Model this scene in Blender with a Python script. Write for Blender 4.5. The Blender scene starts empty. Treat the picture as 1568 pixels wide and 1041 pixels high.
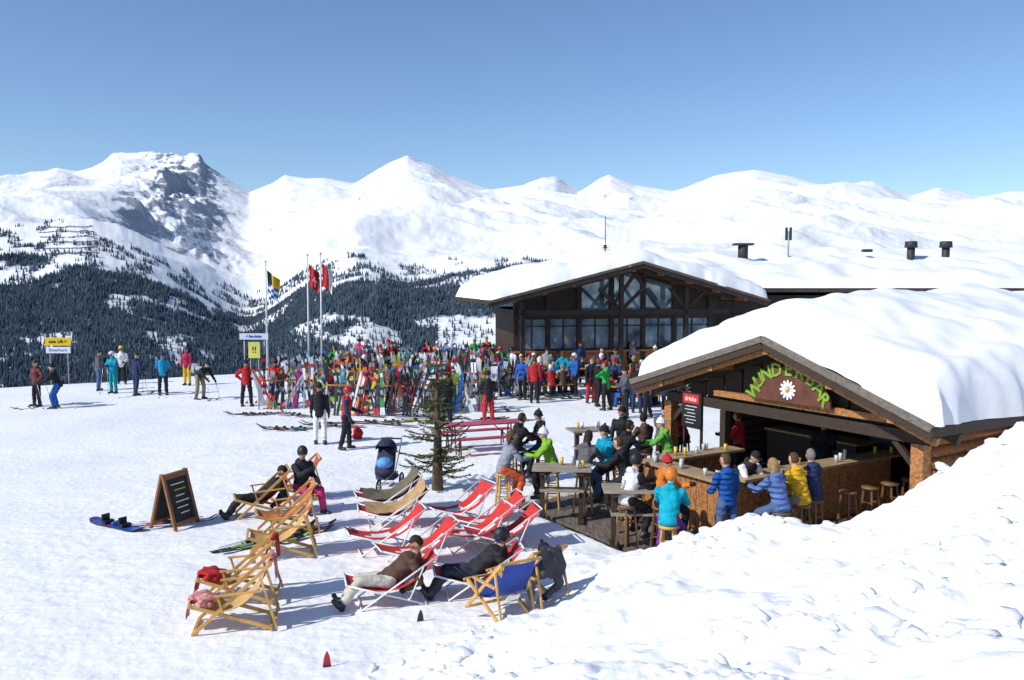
import bpy, bmesh, math, random
import numpy as np
from mathutils import Vector, Matrix, noise, Euler
random.seed(11)
R=math.radians
F=1300.0; CAMZ=4.6; PT=math.atan(88.5/1300)
scene=bpy.context.scene
def unp(u,v,z):
    dx=(u-784)/F; dy=-(v-520.5)/F
    d=Vector((dx, math.cos(PT)+dy*math.sin(PT), -math.sin(PT)+dy*math.cos(PT)))
    return Vector((0,0,CAMZ))+d*((z-CAMZ)/d.z)
def onplane(u,v,p0,nrm):
    dx=(u-784)/F; dy=-(v-520.5)/F
    d=Vector((dx, math.cos(PT)+dy*math.sin(PT), -math.sin(PT)+dy*math.cos(PT)))
    o=Vector((0,0,CAMZ)); t=(Vector(p0)-o).dot(nrm)/d.dot(nrm)
    return o+d*t
# ---------------------------------------------------------------- materials
MC={}
def M(name,col,rough=.65,var=.18,scale=6,bump=.15,bscale=30,metal=0.,spec=.4,stretch=None,rot=0,col2=None,puff=False):
    if name in MC: return MC[name]
    m=bpy.data.materials.new(name); m.use_nodes=True; nt=m.node_tree; N=nt.nodes; L=nt.links
    b=N['Principled BSDF']; b.inputs['Roughness'].default_value=rough; b.inputs['Metallic'].default_value=metal
    b.inputs['Specular IOR Level'].default_value=spec
    tc=N.new('ShaderNodeTexCoord'); mp=N.new('ShaderNodeMapping')
    L.new(tc.outputs['Object'],mp.inputs[0])
    mp.inputs['Rotation'].default_value=(0,0,rot)
    if stretch: 
        mp.inputs['Scale'].default_value=stretch
    nz=N.new('ShaderNodeTexNoise'); nz.inputs['Scale'].default_value=scale; nz.inputs['Detail'].default_value=5
    L.new(mp.outputs[0],nz.inputs['Vector'])
    cr=N.new('ShaderNodeValToRGB'); cr.color_ramp.elements[0].position=.3; cr.color_ramp.elements[1].position=.7
    c1=[max(0,c*(1-var)) for c in col]; c2=[min(1,c*(1+var)) for c in (col2 or col)]
    cr.color_ramp.elements[0].color=(*c1,1); cr.color_ramp.elements[1].color=(*c2,1)
    L.new(nz.outputs['Fac'],cr.inputs[0]); L.new(cr.outputs[0],b.inputs['Base Color'])
    if bump>0:
        n2=N.new('ShaderNodeTexNoise'); n2.inputs['Scale'].default_value=bscale; n2.inputs['Detail'].default_value=4
        L.new(mp.outputs[0],n2.inputs['Vector'])
        bp=N.new('ShaderNodeBump'); bp.inputs['Strength'].default_value=min(1,bump*2); bp.inputs['Distance'].default_value=.02
        src=n2.outputs['Fac']
        if puff:
            w=N.new('ShaderNodeTexWave'); w.bands_direction='Z'; w.inputs['Scale'].default_value=3.4; w.inputs['Distortion'].default_value=.6
            L.new(tc.outputs['Object'],w.inputs['Vector']); src=w.outputs['Fac']; bp.inputs['Strength'].default_value=.9; bp.inputs['Distance'].default_value=.03
        L.new(src,bp.inputs['Height']); L.new(bp.outputs[0],b.inputs['Normal'])
    MC[name]=m; return m
def cloth(col,puff=False):
    k='fabric_%02x%02x%02x%s'%(int(col[0]*255),int(col[1]*255),int(col[2]*255),'_puffy' if puff else '')
    return M(k,col,rough=.75,var=.2,scale=7,bump=.5,bscale=11,spec=.25,puff=puff)
def paint(col,rough=.35):
    k='paint_%02x%02x%02x'%(int(col[0]*255),int(col[1]*255),int(col[2]*255))
    return M(k,col,rough=rough,var=.08,scale=3,bump=0)
# palette
BLK=(.014,.014,.018); GRY=(.10,.10,.11); RED=(.42,.02,.025); NAVY=(.02,.035,.10); BLUE=(.02,.10,.36); TURQ=(.0,.26,.40)
GRN=(.02,.32,.06); LIME=(.2,.42,.03); YEL=(.62,.42,.02); ORG=(.62,.17,.02); WHT=(.7,.7,.7); PNK=(.48,.04,.16); PUR=(.14,.04,.25)
BRN=(.08,.045,.03); TAN=(.42,.27,.13); KHA=(.25,.2,.12); JEAN=(.07,.12,.24); CYB=(.03,.18,.48)
WOOD_Y=M('varnished_beech',(.55,.31,.09),rough=.45,scale=5,var=.25,bump=.1)
METAL_W=paint((.72,.72,.73)); METAL=M('steel',(.45,.46,.48),rough=.35,metal=.8,bump=0)
GALV=M('galvanised_pipe',(.35,.36,.37),rough=.5,metal=.4,bump=.05)
BLACKP=paint((.015,.015,.017),.5)
# ---------------------------------------------------------------- mesh builder
class MB:
    def __init__(s): s.v=[];s.f=[];s.m=[];s.s=[];s.mats=[]
    def mi(s,mat):
        if mat not in s.mats: s.mats.append(mat)
        return s.mats.index(mat)
    def add(s,vs,fs,mat,smooth=False):
        o=len(s.v); s.v+= [tuple(v) for v in vs]; k=s.mi(mat)
        for f in fs: s.f.append([i+o for i in f]); s.m.append(k); s.s.append(smooth)
    def box(s,c,sz,mat,rot=None):
        c=Vector(c); h=Vector(sz)/2; vs=[]
        for x in(-1,1):
            for y in(-1,1):
                for z in(-1,1):
                    p=Vector((x*h.x,y*h.y,z*h.z))
                    if rot is not None: p=rot@p
                    vs.append(c+p)
        s.add(vs,[(0,1,3,2),(4,6,7,5),(0,4,5,1),(2,3,7,6),(0,2,6,4),(1,5,7,3)],mat)
    def beam(s,p,q,w,h,mat,up=(0,0,1)):
        p=Vector(p);q=Vector(q);d=(q-p); L=d.length; d.normalize(); up=Vector(up)
        x=d.cross(up)
        if x.length<1e-4: x=d.cross(Vector((0,1,0)))
        x.normalize(); z=x.cross(d)
        Rm=Matrix((x,d,z)).transposed()
        s.box((p+q)/2,(w,L,h),mat,Rm)
    def tube(s,pts,rad,mat,n=8,cap=True,asp=1.0,smooth=True):
        pts=[Vector(p) for p in pts]; vs=[];fs=[]
        prev=None
        for i,p in enumerate(pts):
            if i==0:d=pts[1]-p
            elif i==len(pts)-1:d=p-pts[i-1]
            else:d=(pts[i+1]-pts[i-1])
            d.normalize()
            if prev is None:
                a=Vector((1,0,0)) if abs(d.x)<.9 else Vector((0,1,0))
            else: a=prev
            a=(a-d*a.dot(d)).normalized(); b=d.cross(a); prev=a
            r=rad[i] if hasattr(rad,'__len__') else rad
            for k in range(n):
                t=2*math.pi*k/n; vs.append(p+a*(math.cos(t)*r)+b*(math.sin(t)*r*asp))
        for i in range(len(pts)-1):
            for k in range(n):
                fs.append((i*n+k,i*n+(k+1)%n,(i+1)*n+(k+1)%n,(i+1)*n+k))
        if cap: fs.append(tuple(range(n))[::-1]); fs.append(tuple((len(pts)-1)*n+k for k in range(n)))
        s.add(vs,fs,mat,smooth)
    def cyl(s,p,q,r1,r2,mat,n=10): s.tube([p,q],[r1,r2],mat,n)
    def ell(s,c,r,mat,rot=None,seg=14,rings=9,filt=None):
        c=Vector(c); vs=[];fs=[];loc=[]
        if not hasattr(r,'__len__'): r=(r,r,r)
        for i in range(rings+1):
            ph=math.pi*i/rings
            for k in range(seg):
                t=2*math.pi*k/seg
                p=Vector((r[0]*math.sin(ph)*math.cos(t),r[1]*math.sin(ph)*math.sin(t),r[2]*math.cos(ph)))
                loc.append(p); vs.append(c+(rot@p if rot is not None else p))
        for i in range(rings):
            for k in range(seg):
                f=(i*seg+k,(i+1)*seg+k,(i+1)*seg+(k+1)%seg,i*seg+(k+1)%seg)
                if filt:
                    m=sum((loc[j] for j in f),Vector())/4
                    if not filt(m): continue
                fs.append(f)
        s.add(vs,fs,mat,True)
    def loft(s,rings,mat,n=16):
        vs=[];fs=[]
        for (c,ax,ay) in rings:
            for k in range(n):
                t=2*math.pi*k/n; vs.append(Vector(c)+ax*math.cos(t)+ay*math.sin(t))
        m=len(rings)
        for i in range(m-1):
            for k in range(n): fs.append((i*n+k,i*n+(k+1)%n,(i+1)*n+(k+1)%n,(i+1)*n+k))
        fs.append(tuple(range(n))[::-1]); fs.append(tuple((m-1)*n+k for k in range(n)))
        s.add(vs,fs,mat,True)
    def xf(s,Mx,start=0):
        for i in range(start,len(s.v)): s.v[i]=tuple(Mx@Vector(s.v[i]))
    def mesh(s,name):
        me=bpy.data.meshes.new(name); me.from_pydata(s.v,[],s.f)
        for m in s.mats: me.materials.append(m)
        me.polygons.foreach_set('material_index',s.m); me.polygons.foreach_set('use_smooth',s.s)
        me.update(); return me
    def obj(s,name,parent=None,Mx=None):
        o=bpy.data.objects.new(name,s.mesh(name)); scene.collection.objects.link(o)
        if parent: o.parent=parent
        if Mx is not None: o.matrix_world=Mx
        return o
def inst(name,me,Mx,parent=None,mats=None):
    o=bpy.data.objects.new(name,me); scene.collection.objects.link(o); o.matrix_world=Mx
    if parent: o.parent=parent; o.matrix_local=Mx
    if mats:
        for i,m in mats.items():
            if i<len(o.material_slots):
                o.material_slots[i].link='OBJECT'; o.material_slots[i].material=m
    return o
def empty(name,loc=(0,0,0)):
    e=bpy.data.objects.new(name,None); scene.collection.objects.link(e); e.location=loc; return e
def T(p,yaw=0,s=1.): return Matrix.Translation(Vector(p))@Matrix.Rotation(yaw,4,'Z')@Matrix.Scale(s,4)
def add_text(mb,txt,size,Mx,mat,ext=.008,align='CENTER',bold=0.0):
    cu=bpy.data.curves.new('t','FONT'); cu.body=txt; cu.size=size; cu.extrude=ext; cu.align_x=align; cu.align_y='CENTER'; cu.offset=bold
    cu.resolution_u=2
    o=bpy.data.objects.new('t',cu); scene.collection.objects.link(o)
    dg=bpy.context.evaluated_depsgraph_get(); me=bpy.data.meshes.new_from_object(o.evaluated_get(dg))
    mb.add([Mx@v.co for v in me.vertices],[list(p.vertices) for p in me.polygons],mat)
    bpy.data.objects.remove(o); bpy.data.meshes.remove(me)
# ---------------------------------------------------------------- hut frame
ZE=2.2; ZD=-.1
CL=unp(968,583,ZE); CR=unp(1430,655,ZE); Wd=(CR-CL).length
g=(CR-CL).normalized(); n_=Vector((-g.y,g.x,0)); O=Vector((CL.x,CL.y,0))
def H(a,b,z): return O+g*a+n_*b+Vector((0,0,z))
HR=math.atan2(g.y,g.x)
# ---------------------------------------------------------------- ground
ctrl=[(0,0,3.0),(6,2,3.3),(-3,1,2.2),(2.4,4,2.68),(1.66,5.5,2.0),(0,8,.84),(-1.34,9.5,.12),(3.6,6,2.36),(2.4,8,1.62),(.94,10.5,.76),
(4.8,8,2.55),(4.5,9.5,1.85),(6.6,11,2.62),(5.75,12,1.63),(5.1,12,1.16),(3.66,12,1.14),(2.08,12.5,.62),(1.09,12.2,.34),(.33,12,.08),(-.7,10.9,.04),
(-2.5,10,0),(-4,8,0),(-6,5,0),(-8,2,0),(-3.5,5.5,.6),(0,14,0),(1.5,15,-.05),(-2,13,0),(-6,12,0),(7.6,13.3,1.5),(9.2,14.2,1.9),(11,15.5,2.1),(8.5,11.5,2.9),
(10,8,3.4),(13,12,3.3),(14,16,2.6),(5.5,14.2,.3),(3.6,13.7,.0),(-10,10,0),(-10,3,0),(0,17,0),(-6,17,0)]
C=np.array(ctrl,float); nC=len(C)
def U(r2): return np.where(r2>1e-9,.5*r2*np.log(np.maximum(r2,1e-9)),0.)
K=U(((C[:,None,:2]-C[None,:,:2])**2).sum(-1))+np.eye(nC)*.02
Pm=np.hstack([np.ones((nC,1)),C[:,:2]])
A=np.block([[K,Pm],[Pm.T,np.zeros((3,3))]]); sol=np.linalg.solve(A,np.concatenate([C[:,2],[0,0,0]]))
def tps(x,y):
    s=sol[nC]+sol[nC+1]*x+sol[nC+2]*y
    for i in range(nC): s=s+sol[i]*U((x-C[i,0])**2+(y-C[i,1])**2)
    return s
def sst(a,b,x): t=np.clip((x-a)/(b-a),0,1); return t*t*(3-2*t)
def ground_h(x,y):
    x=np.asarray(x,float);y=np.asarray(y,float)
    xc=np.clip(x,-10,14); yc=np.clip(y,-1,17)
    b=tps(xc,yc)
    m=sst(-9,-5,x)*(1-sst(15.5,17.5,y-np.clip((x-5)*.6,0,4)))
    b=np.maximum(b,0)*m
    gg=(x-O.x)*g.x+(y-O.y)*g.y; nn=(x-O.x)*n_.x+(y-O.y)*n_.y
    inside=np.minimum(np.minimum(gg-.9,6.75-gg),np.minimum(nn+3.85,12-nn))
    k=sst(-.35,.02,inside)
    b=b*(1-k)+(-.42)*k
    edge=np.interp(x,[-60,-40,-22,-14,-9,0,20,60],[26,30,36,42,49,52,64,64])
    d=np.maximum(y-edge,0); fall=-(d*d/(d+14))*.55
    d2=np.maximum(-x-45,0); fall=fall-(d2*d2/(d2+10))*.3
    return b+np.maximum(fall,-230),b
xs=np.concatenate([-np.geomspace(32,700,24)[::-1],np.arange(-31,-9,.2),np.arange(-9,-3,.08),np.arange(-3,9.5,.045),np.arange(9.5,40,.5),np.geomspace(41,700,20)])
ys=np.concatenate([np.arange(-12,2.4,.4),np.arange(2.4,15.6,.045),np.arange(15.6,24,.10),np.arange(24,50,.3),np.geomspace(50.5,620,44)])
X,Y=np.meshgrid(xs,ys); Z,B=ground_h(X,Y)
Zf=Z.ravel().copy(); Bf=B.ravel(); Xf=X.ravel(); Yf=Y.ravel()
def bank_detail(x,y,bb):
    w=min(1,bb/.3); p=Vector((x,y,0))
    rough=min(1,max(.08,.45+1.7*noise.noise(p*.4+Vector((3,7,1)))))
    q=p+Vector((noise.noise(p*3),noise.noise(p*3+Vector((9,9,9))),0))*.18
    v1=noise.voronoi(q*1.8)[0][0]; v2=noise.voronoi(q*4.6+Vector((4,2,0)))[0][0]
    return w*(.22*noise.fractal(p*.8,.8,2.1,4)+rough*(.22*max(0,.55-v1)+.13*max(0,.5-v2)+.05*noise.noise(p*8)+.022*noise.noise(p*17)))-w*.04
for i in range(len(Zf)):
    x=Xf[i];y=Yf[i]
    if y<60 and -40<x<30:
        p=Vector((x,y,0))
        Zf[i]+=.05*noise.noise(p*.25)
        bb=Bf[i]
        if bb>-.2:
            Zf[i]+=.018*noise.noise(p*2.1)
            if y<24: Zf[i]+=.013*noise.noise(p*5.5)-.045*max(0,.36-noise.voronoi(p*2.7)[0][0])*max(0,noise.noise(p*.5)+.35)*2
        if y<17 and bb>.02 and x>-4: Zf[i]+=bank_detail(x,y,bb)
nx=len(xs);ny=len(ys)
def grid_mesh(name,co,nx,ny,mat,smooth=True):
    idx=np.arange(nx*ny).reshape(ny,nx)
    q=np.stack([idx[:-1,:-1],idx[:-1,1:],idx[1:,1:],idx[1:,:-1]],-1).reshape(-1,4)
    return np_mesh(name,co,q,mat,smooth)
def np_mesh(name,co,q,mat,smooth=True):
    k=q.shape[1]
    me=bpy.data.meshes.new(name); me.vertices.add(len(co)); me.vertices.foreach_set('co',co.astype(np.float32).ravel())
    me.loops.add(q.size); me.loops.foreach_set('vertex_index',q.astype(np.int32).ravel())
    me.polygons.add(len(q)); me.polygons.foreach_set('loop_start',np.arange(0,q.size,k,dtype=np.int32)); me.polygons.foreach_set('loop_total',np.full(len(q),k,dtype=np.int32))
    me.polygons.foreach_set('use_smooth',np.full(len(q),smooth)); me.materials.append(mat); me.update(calc_edges=True); me.validate()
    return me
def snow_mat(name,b1=8.,b2=45.,s1=.5,s2=.35,dist=.06,tracks=False):
    m=bpy.data.materials.new(name); m.use_nodes=True; nt=m.node_tree;N=nt.nodes;L=nt.links; b=N['Principled BSDF']
    b.inputs['Roughness'].default_value=.6; b.inputs['Specular IOR Level'].default_value=.2
    tc=N.new('ShaderNodeTexCoord')
    nz=N.new('ShaderNodeTexNoise'); nz.inputs['Scale'].default_value=.35; nz.inputs['Detail'].default_value=6; L.new(tc.outputs['Object'],nz.inputs[0])
    cr=N.new('ShaderNodeValToRGB'); cr.color_ramp.elements[0].color=(.79,.80,.81,1); cr.color_ramp.elements[1].color=(.865,.87,.875,1)
    cr.color_ramp.elements[0].position=.35; cr.color_ramp.elements[1].position=.6
    L.new(nz.outputs['Fac'],cr.inputs[0]); L.new(cr.outputs[0],b.inputs['Base Color'])
    a=N.new('ShaderNodeTexNoise'); a.inputs['Scale'].default_value=b1; a.inputs['Detail'].default_value=6; a.inputs['Roughness'].default_value=.6
    L.new(tc.outputs['Object'],a.inputs[0])
    bp=N.new('ShaderNodeBump'); bp.inputs['Strength'].default_value=s1; bp.inputs['Distance'].default_value=dist; L.new(a.outputs['Fac'],bp.inputs['Height'])
    c=N.new('ShaderNodeTexVoronoi'); c.inputs['Scale'].default_value=b2*.18; L.new(tc.outputs['Object'],c.inputs[0])
    bp2=N.new('ShaderNodeBump'); bp2.inputs['Strength'].default_value=s2; bp2.inputs['Distance'].default_value=dist*.7; L.new(c.outputs['Distance'],bp2.inputs['Height']); L.new(bp.outputs[0],bp2.inputs['Normal'])
    last=bp2
    if tracks:
        for rt_,st,sc_ in((-32,.28,.045),(-8,.2,.04)):
            mp=N.new('ShaderNodeMapping'); mp.inputs['Rotation'].default_value=(0,0,R(rt_)); mp.inputs['Scale'].default_value=(.10,3.2,1)
            L.new(tc.outputs['Object'],mp.inputs[0])
            t=N.new('ShaderNodeTexNoise'); t.inputs['Scale'].default_value=1.2; t.inputs['Detail'].default_value=3; t.inputs['Distortion'].default_value=.8
            L.new(mp.outputs[0],t.inputs[0])
            bp3=N.new('ShaderNodeBump'); bp3.inputs['Strength'].default_value=st; bp3.inputs['Distance'].default_value=sc_
            L.new(t.outputs['Fac'],bp3.inputs['Height']); L.new(last.outputs[0],bp3.inputs['Normal']); last=bp3
    L.new(last.outputs[0],b.inputs['Normal'])
    return m
SNOW=snow_mat('snow_ground',7,44,.38,.25,.05,tracks=True); SNOWR=snow_mat('snow_roof',1.6,14,.35,.06,.07)
og=bpy.data.objects.new('snow_ground',grid_mesh('snow_ground',np.stack([Xf,Yf,Zf],-1),nx,ny,SNOW)); scene.collection.objects.link(og)
def gz(x,y): return float(ground_h(x,y)[0])+.05*noise.noise(Vector((x,y,0))*.25)
# loose snow clods on the ploughed bank
cv=[];cf=[];rc=random.Random(3)
ico=bmesh.new(); bmesh.ops.create_icosphere(ico,subdivisions=2,radius=1); icov=[v.co.copy() for v in ico.verts]; icof=[[v.index for v in f.verts] for f in ico.faces]; ico.free()
for k in range(2600):
    x=rc.uniform(-2.5,9); y=rc.uniform(2.6,14.5); b_=float(ground_h(x,y)[1])
    if b_<.04: continue
    pr=noise.noise(Vector((x*.4+3,y*.4+7,1)))+.15
    if rc.random()>max(.02,pr*1.3): continue
    s=.02+.09*rc.random()**2.5; 
    z=b_+.05*noise.noise(Vector((x,y,0))*.25)+.018*noise.noise(Vector((x,y,0))*2.1)+bank_detail(x,y,b_)
    o0=len(cv); sd=Vector((rc.uniform(0,50),0,0)); sq=(rc.uniform(.8,1.6),rc.uniform(.8,1.6),rc.uniform(.5,.8))
    for c in icov:
        f=1+.6*noise.noise(c*1.1+sd)+.25*noise.noise(c*2.7+sd); cv.append((x+c.x*s*f*sq[0],y+c.y*s*f*sq[1],z+c.z*s*f*sq[2]))
    for f in icof: cf.append([i+o0 for i in f])
o=bpy.data.objects.new('snow_clods',np_mesh('snow_clods',np.array(cv),np.array(cf),SNOW,True)); scene.collection.objects.link(o)
# ---------------------------------------------------------------- mountains
us=np.linspace(-520,2090,1250); Ds=np.concatenate([np.geomspace(430,2600,150),np.linspace(2640,6900,230),np.linspace(6950,9000,12)])
sky_pts=[(-520,300),(-300,250),(-120,285),(0,274),(50,271),(95,258),(125,263),(150,256),(168,246),(180,235),(205,234),(240,233),(265,236),(290,241),(300,235),(312,236),(320,252),(345,270),(385,298),(420,282),(440,268),(470,273),(500,274),(545,285),(575,266),(600,252),(625,240),(645,250),(662,256),(690,270),(750,292),(800,284),(830,272),(850,270),(885,293),(910,276),(932,267),(970,285),(1030,294),(1060,283),(1090,271),(1150,263),(1200,271),(1250,283),(1290,281),(1330,280),(1390,301),(1430,287),(1470,294),(1500,298),(1540,290),(1568,292),(1700,270),(1850,300),(2090,280)]
mid_pts=[(-520,330),(0,312),(100,306),(160,308),(200,335),(300,385),(375,415),(450,380),(500,352),(560,325),(650,305),(750,322),(850,345),(1000,350),(1200,325),(1400,335),(1568,345),(2090,340)]
tre_pts=[(-520,380),(0,374),(60,384),(130,380),(200,396),(260,425),(330,470),(375,505),(420,480),(480,430),(560,396),(620,430),(700,428),(790,425),(1000,420),(1568,430),(2090,430)]
def ip(pts,u): return np.interp(u,[p[0] for p in pts],[p[1] for p in pts])
def gs(a,s):
    k=np.exp(-.5*(np.arange(-3*s,3*s+1)/s)**2); k/=k.sum(); return np.convolve(np.pad(a,3*s,mode='edge'),k,'valid')
vs_,vm,vt=gs(ip(sky_pts,us),1),gs(ip(mid_pts,us),16),gs(ip(tre_pts,us),9)
vsS=gs(ip(sky_pts,us),9)
UU,DD=np.meshgrid(us,Ds)
VV=np.zeros_like(UU)
for j in range(len(us)):
    VV[:,j]=np.interp(Ds,[430,1000,2000,3700,5400,6600,9000],[905,640,vt[j],vm[j],(vm[j]+vsS[j]*1.5)/2.5,vs_[j],vs_[j]+70])
for _ in range(2):
    V2=VV.copy(); V2[2:-14]=(VV[:-16]+VV[1:-15]+VV[2:-14]+VV[3:-13]+VV[4:-12])/5; VV=V2
XX=(UU-784)/F*DD; ZZ=CAMZ+DD*(432-VV)/F
w1=np.interp(Ds,[430,1000,1600,2400,3400,5200,6200,6600,9000],[0,.2,.3,.65,1.05,1.05,.5,.16,.3])
xf_,df_,zf_=XX.ravel(),DD.ravel(),ZZ.ravel().copy(); uf=UU.ravel()
w1f=np.repeat(w1,len(us))
for i in range(len(zf_)):
    u=uf[i]
    p=Vector((xf_[i],df_[i],0))
    wq=Vector((noise.noise(p/700.),noise.noise(p/700.+Vector((7,7,7))),0))*220
    r=noise.ridged_multi_fractal((p+wq)/1700.+Vector((2.3,1.1,0)),1.15,2.1,5,1.0,2.0)
    r2=noise.ridged_multi_fractal((p+wq*.4)/430.+Vector((1.3,8.1,0)),.9,2.1,4,1.0,2.0)
    f=noise.fractal(p/520.,1.0,2.1,3)
    d=noise.fractal(p/110.,.6,2.2,4)
    w=w1f[i]; pk=math.exp(-((u-275)/65)**2) if df_[i]>3800 else 0
    zf_[i]+=w*(150*(r-1.15)+34*f+(11+75*pk)*(r2-1.1))+(3.5+2.5*w+13*pk)*d
ZN=zf_.reshape(UU.shape)
dzx=np.gradient(ZN,axis=1)/np.maximum(np.gradient(XX,axis=1),1); dzy=np.gradient(ZN,axis=0)/np.gradient(DD,axis=0)
steep=np.sqrt(dzx**2+dzy**2)
rock=np.clip((steep-.56)*.9,0,.55)*np.clip((DD-1900)/1500,0,1)
pkm=np.exp(-((UU-280)/56)**2)*sst(4300,5600,DD)
rock=rock+pkm*np.clip(.22+(-dzx)*.7+(steep-.4)*.3,0,.66)
rock+=np.exp(-((UU-640)/20)**2)*sst(6150,6500,DD)*.36+np.exp(-((UU-932)/24)**2)*sst(6250,6500,DD)*.36+np.exp(-((UU-445)/36)**2)*sst(6250,6500,DD)*.32+np.exp(-((UU-845)/20)**2)*sst(6250,6500,DD)*.28
rock+=np.exp(-((UU-215)/50)**2)*sst(2100,3000,DD)*(1-sst(4000,5000,DD))*.30
rock+=sst(6400,6600,DD)*.10
def fmask(x,d,u):
    p=Vector((x,d,0))
    lim=2000*(1+.10*noise.fractal(p/260.,.8,2.,3))
    if 330<u<490: lim*=1.12
    a=1 if d<lim else 0
    c=noise.fractal(p/170.+Vector((5,5,0)),.7,2.1,3)
    thr=.34 if u<380 else .2
    c2=noise.noise(p/60.)
    if a and c>thr and d>1050: a=.15
    if (not a) and d<lim*1.22 and c2>.05 : a=.22
    if 670<u<790 and 1500<d<1720: a*=.12
    return a
mm=bpy.data.materials.new('mountain_snow_and_rock'); mm.use_nodes=True; nt=mm.node_tree;N=nt.nodes;L=nt.links;b=N['Principled BSDF']
b.inputs['Roughness'].default_value=.75; b.inputs['Specular IOR Level'].default_value=.1
tc=N.new('ShaderNodeTexCoord'); at=N.new('ShaderNodeAttribute'); at.attribute_name='rock'; af=N.new('ShaderNodeAttribute'); af.attribute_name='forest'
def nn(scale,det=8,rough=.65,src=None):
    a=N.new('ShaderNodeTexNoise'); a.inputs['Scale'].default_value=scale; a.inputs['Detail'].default_value=det; a.inputs['Roughness'].default_value=rough
    L.new(src or tc.outputs['Object'],a.inputs[0]); return a
mp=N.new('ShaderNodeMapping'); mp.inputs['Scale'].default_value=(1,.4,1.8); L.new(tc.outputs['Object'],mp.inputs[0])
n1=nn(.014,10,.75,mp.outputs[0])
ad=N.new('ShaderNodeMath'); ad.operation='MULTIPLY_ADD'; L.new(at.outputs['Fac'],ad.inputs[0]); ad.inputs[1].default_value=.5; L.new(n1.outputs['Fac'],ad.inputs[2])
mr=N.new('ShaderNodeMapRange'); mr.inputs['From Min'].default_value=.71; mr.inputs['From Max'].default_value=.82; L.new(ad.outputs[0],mr.inputs['Value'])
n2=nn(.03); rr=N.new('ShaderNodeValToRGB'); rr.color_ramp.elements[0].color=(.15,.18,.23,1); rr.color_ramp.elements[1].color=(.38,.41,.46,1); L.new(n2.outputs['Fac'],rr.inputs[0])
mx=N.new('ShaderNodeMix'); mx.data_type='RGBA'; mx.inputs[6].default_value=(.80,.815,.835,1); L.new(mr.outputs[0],mx.inputs[0]); L.new(rr.outputs[0],mx.inputs[7])
n3=nn(.05,6,.7); ml=N.new('ShaderNodeMath'); ml.operation='MULTIPLY'; 
mr3=N.new('ShaderNodeMapRange'); mr3.inputs['From Min'].default_value=.32; mr3.inputs['From Max'].default_value=.48; L.new(n3.outputs['Fac'],mr3.inputs['Value'])
L.new(mr3.outputs[0],ml.inputs[0]); L.new(af.outputs['Fac'],ml.inputs[1])
mx2=N.new('ShaderNodeMix'); mx2.data_type='RGBA'; L.new(ml.outputs[0],mx2.inputs[0]); L.new(mx.outputs[2],mx2.inputs[6]); mx2.inputs[7].default_value=(.12,.155,.20,1)  # dark forest floor, distance haze painted in as a pale blue cast
L.new(mx2.outputs[2],b.inputs['Base Color'])
bp=N.new('ShaderNodeBump'); bp.inputs['Strength'].default_value=.4; bp.inputs['Distance'].default_value=9; n4=nn(.012,9,.6); L.new(n4.outputs['Fac'],bp.inputs['Height']); L.new(bp.outputs[0],b.inputs['Normal'])
me=grid_mesh('mountains',np.stack([xf_,df_,ZN.ravel()],-1),len(us),len(Ds),mm)
fo=np.zeros(len(zf_))
for i in range(len(zf_)):
    if df_[i]<2600: fo[i]=min(1,fmask(xf_[i],df_[i],uf[i]))
for nm,arr in(('rock',rock.ravel()),('forest',fo)):
    a=me.attributes.new(nm,'FLOAT','POINT'); a.data.foreach_set('value',arr.astype(np.float32))
o=bpy.data.objects.new('mountains',me); scene.collection.objects.link(o)
# forest
tv=[];tf=[];rng=random.Random(5)
def mz(u,d):
    a=(u-us[0])/(us[1]-us[0]); j=int(a); i=int(np.searchsorted(Ds,d))-1
    fa=a-j; fb=(d-Ds[i])/(Ds[i+1]-Ds[i])
    return (ZN[i,j]*(1-fa)+ZN[i,j+1]*fa)*(1-fb)+(ZN[i+1,j]*(1-fa)+ZN[i+1,j+1]*fa)*fb
for k in range(130000):
    d=math.sqrt(rng.uniform(1020**2,2650**2)); u=rng.uniform(-120,1000)
    x=(u-784)/F*d
    if rng.random()>fmask(x,d,u): continue
    z=mz(u,d); h=rng.uniform(6,15)*(.75+.25*min(1,d/1900)); r=h*rng.uniform(.14,.22); o0=len(tv); a0=rng.random()*6
    for lv,(zz,rr_) in enumerate(((-1,r),(h*.45,r*.62))):
        for q in range(5):
            t=a0+q*1.2566; tv.append((x+rr_*math.cos(t),d+rr_*math.sin(t),z+zz))
    tv.append((x,d,z+h))
    for q in range(5):
        a_,b_=o0+q,o0+(q+1)%5; c_,d_=a_+5,b_+5
        tf.append((a_,b_,d_)); tf.append((a_,d_,c_)); tf.append((c_,d_,o0+10))
FOR=M('hazed_conifer_forest',(.06,.09,.12),rough=.9,var=.35,scale=.04,bump=0,spec=.05,col2=(.08,.115,.145))  # bluish tint: aerial haze baked into the tree colour
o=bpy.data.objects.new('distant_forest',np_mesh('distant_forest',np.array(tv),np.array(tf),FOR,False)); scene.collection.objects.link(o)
mb=MB(); BAR=paint((.14,.15,.19))
def find_d(u,vt_):
    for d in np.arange(1900,4600,12):
        if 432-(mz(u,d)-CAMZ)/d*F<vt_: return d
    return None
for k,v0 in enumerate((351,358,366,374,383,391)):
    last=None
    for s in range(15):
        u=62+s*6+k*2; d=find_d(u,v0-s*.12)
        if d is None: last=None; continue
        p=Vector(((u-784)/F*d,d,mz(u,d)+2.5))
        if last is not None and abs(last.y-p.y)<110: mb.beam(last,last.lerp(p,.86),1.0,3.,BAR)
        last=p
mb.obj('avalanche_barriers')
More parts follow.
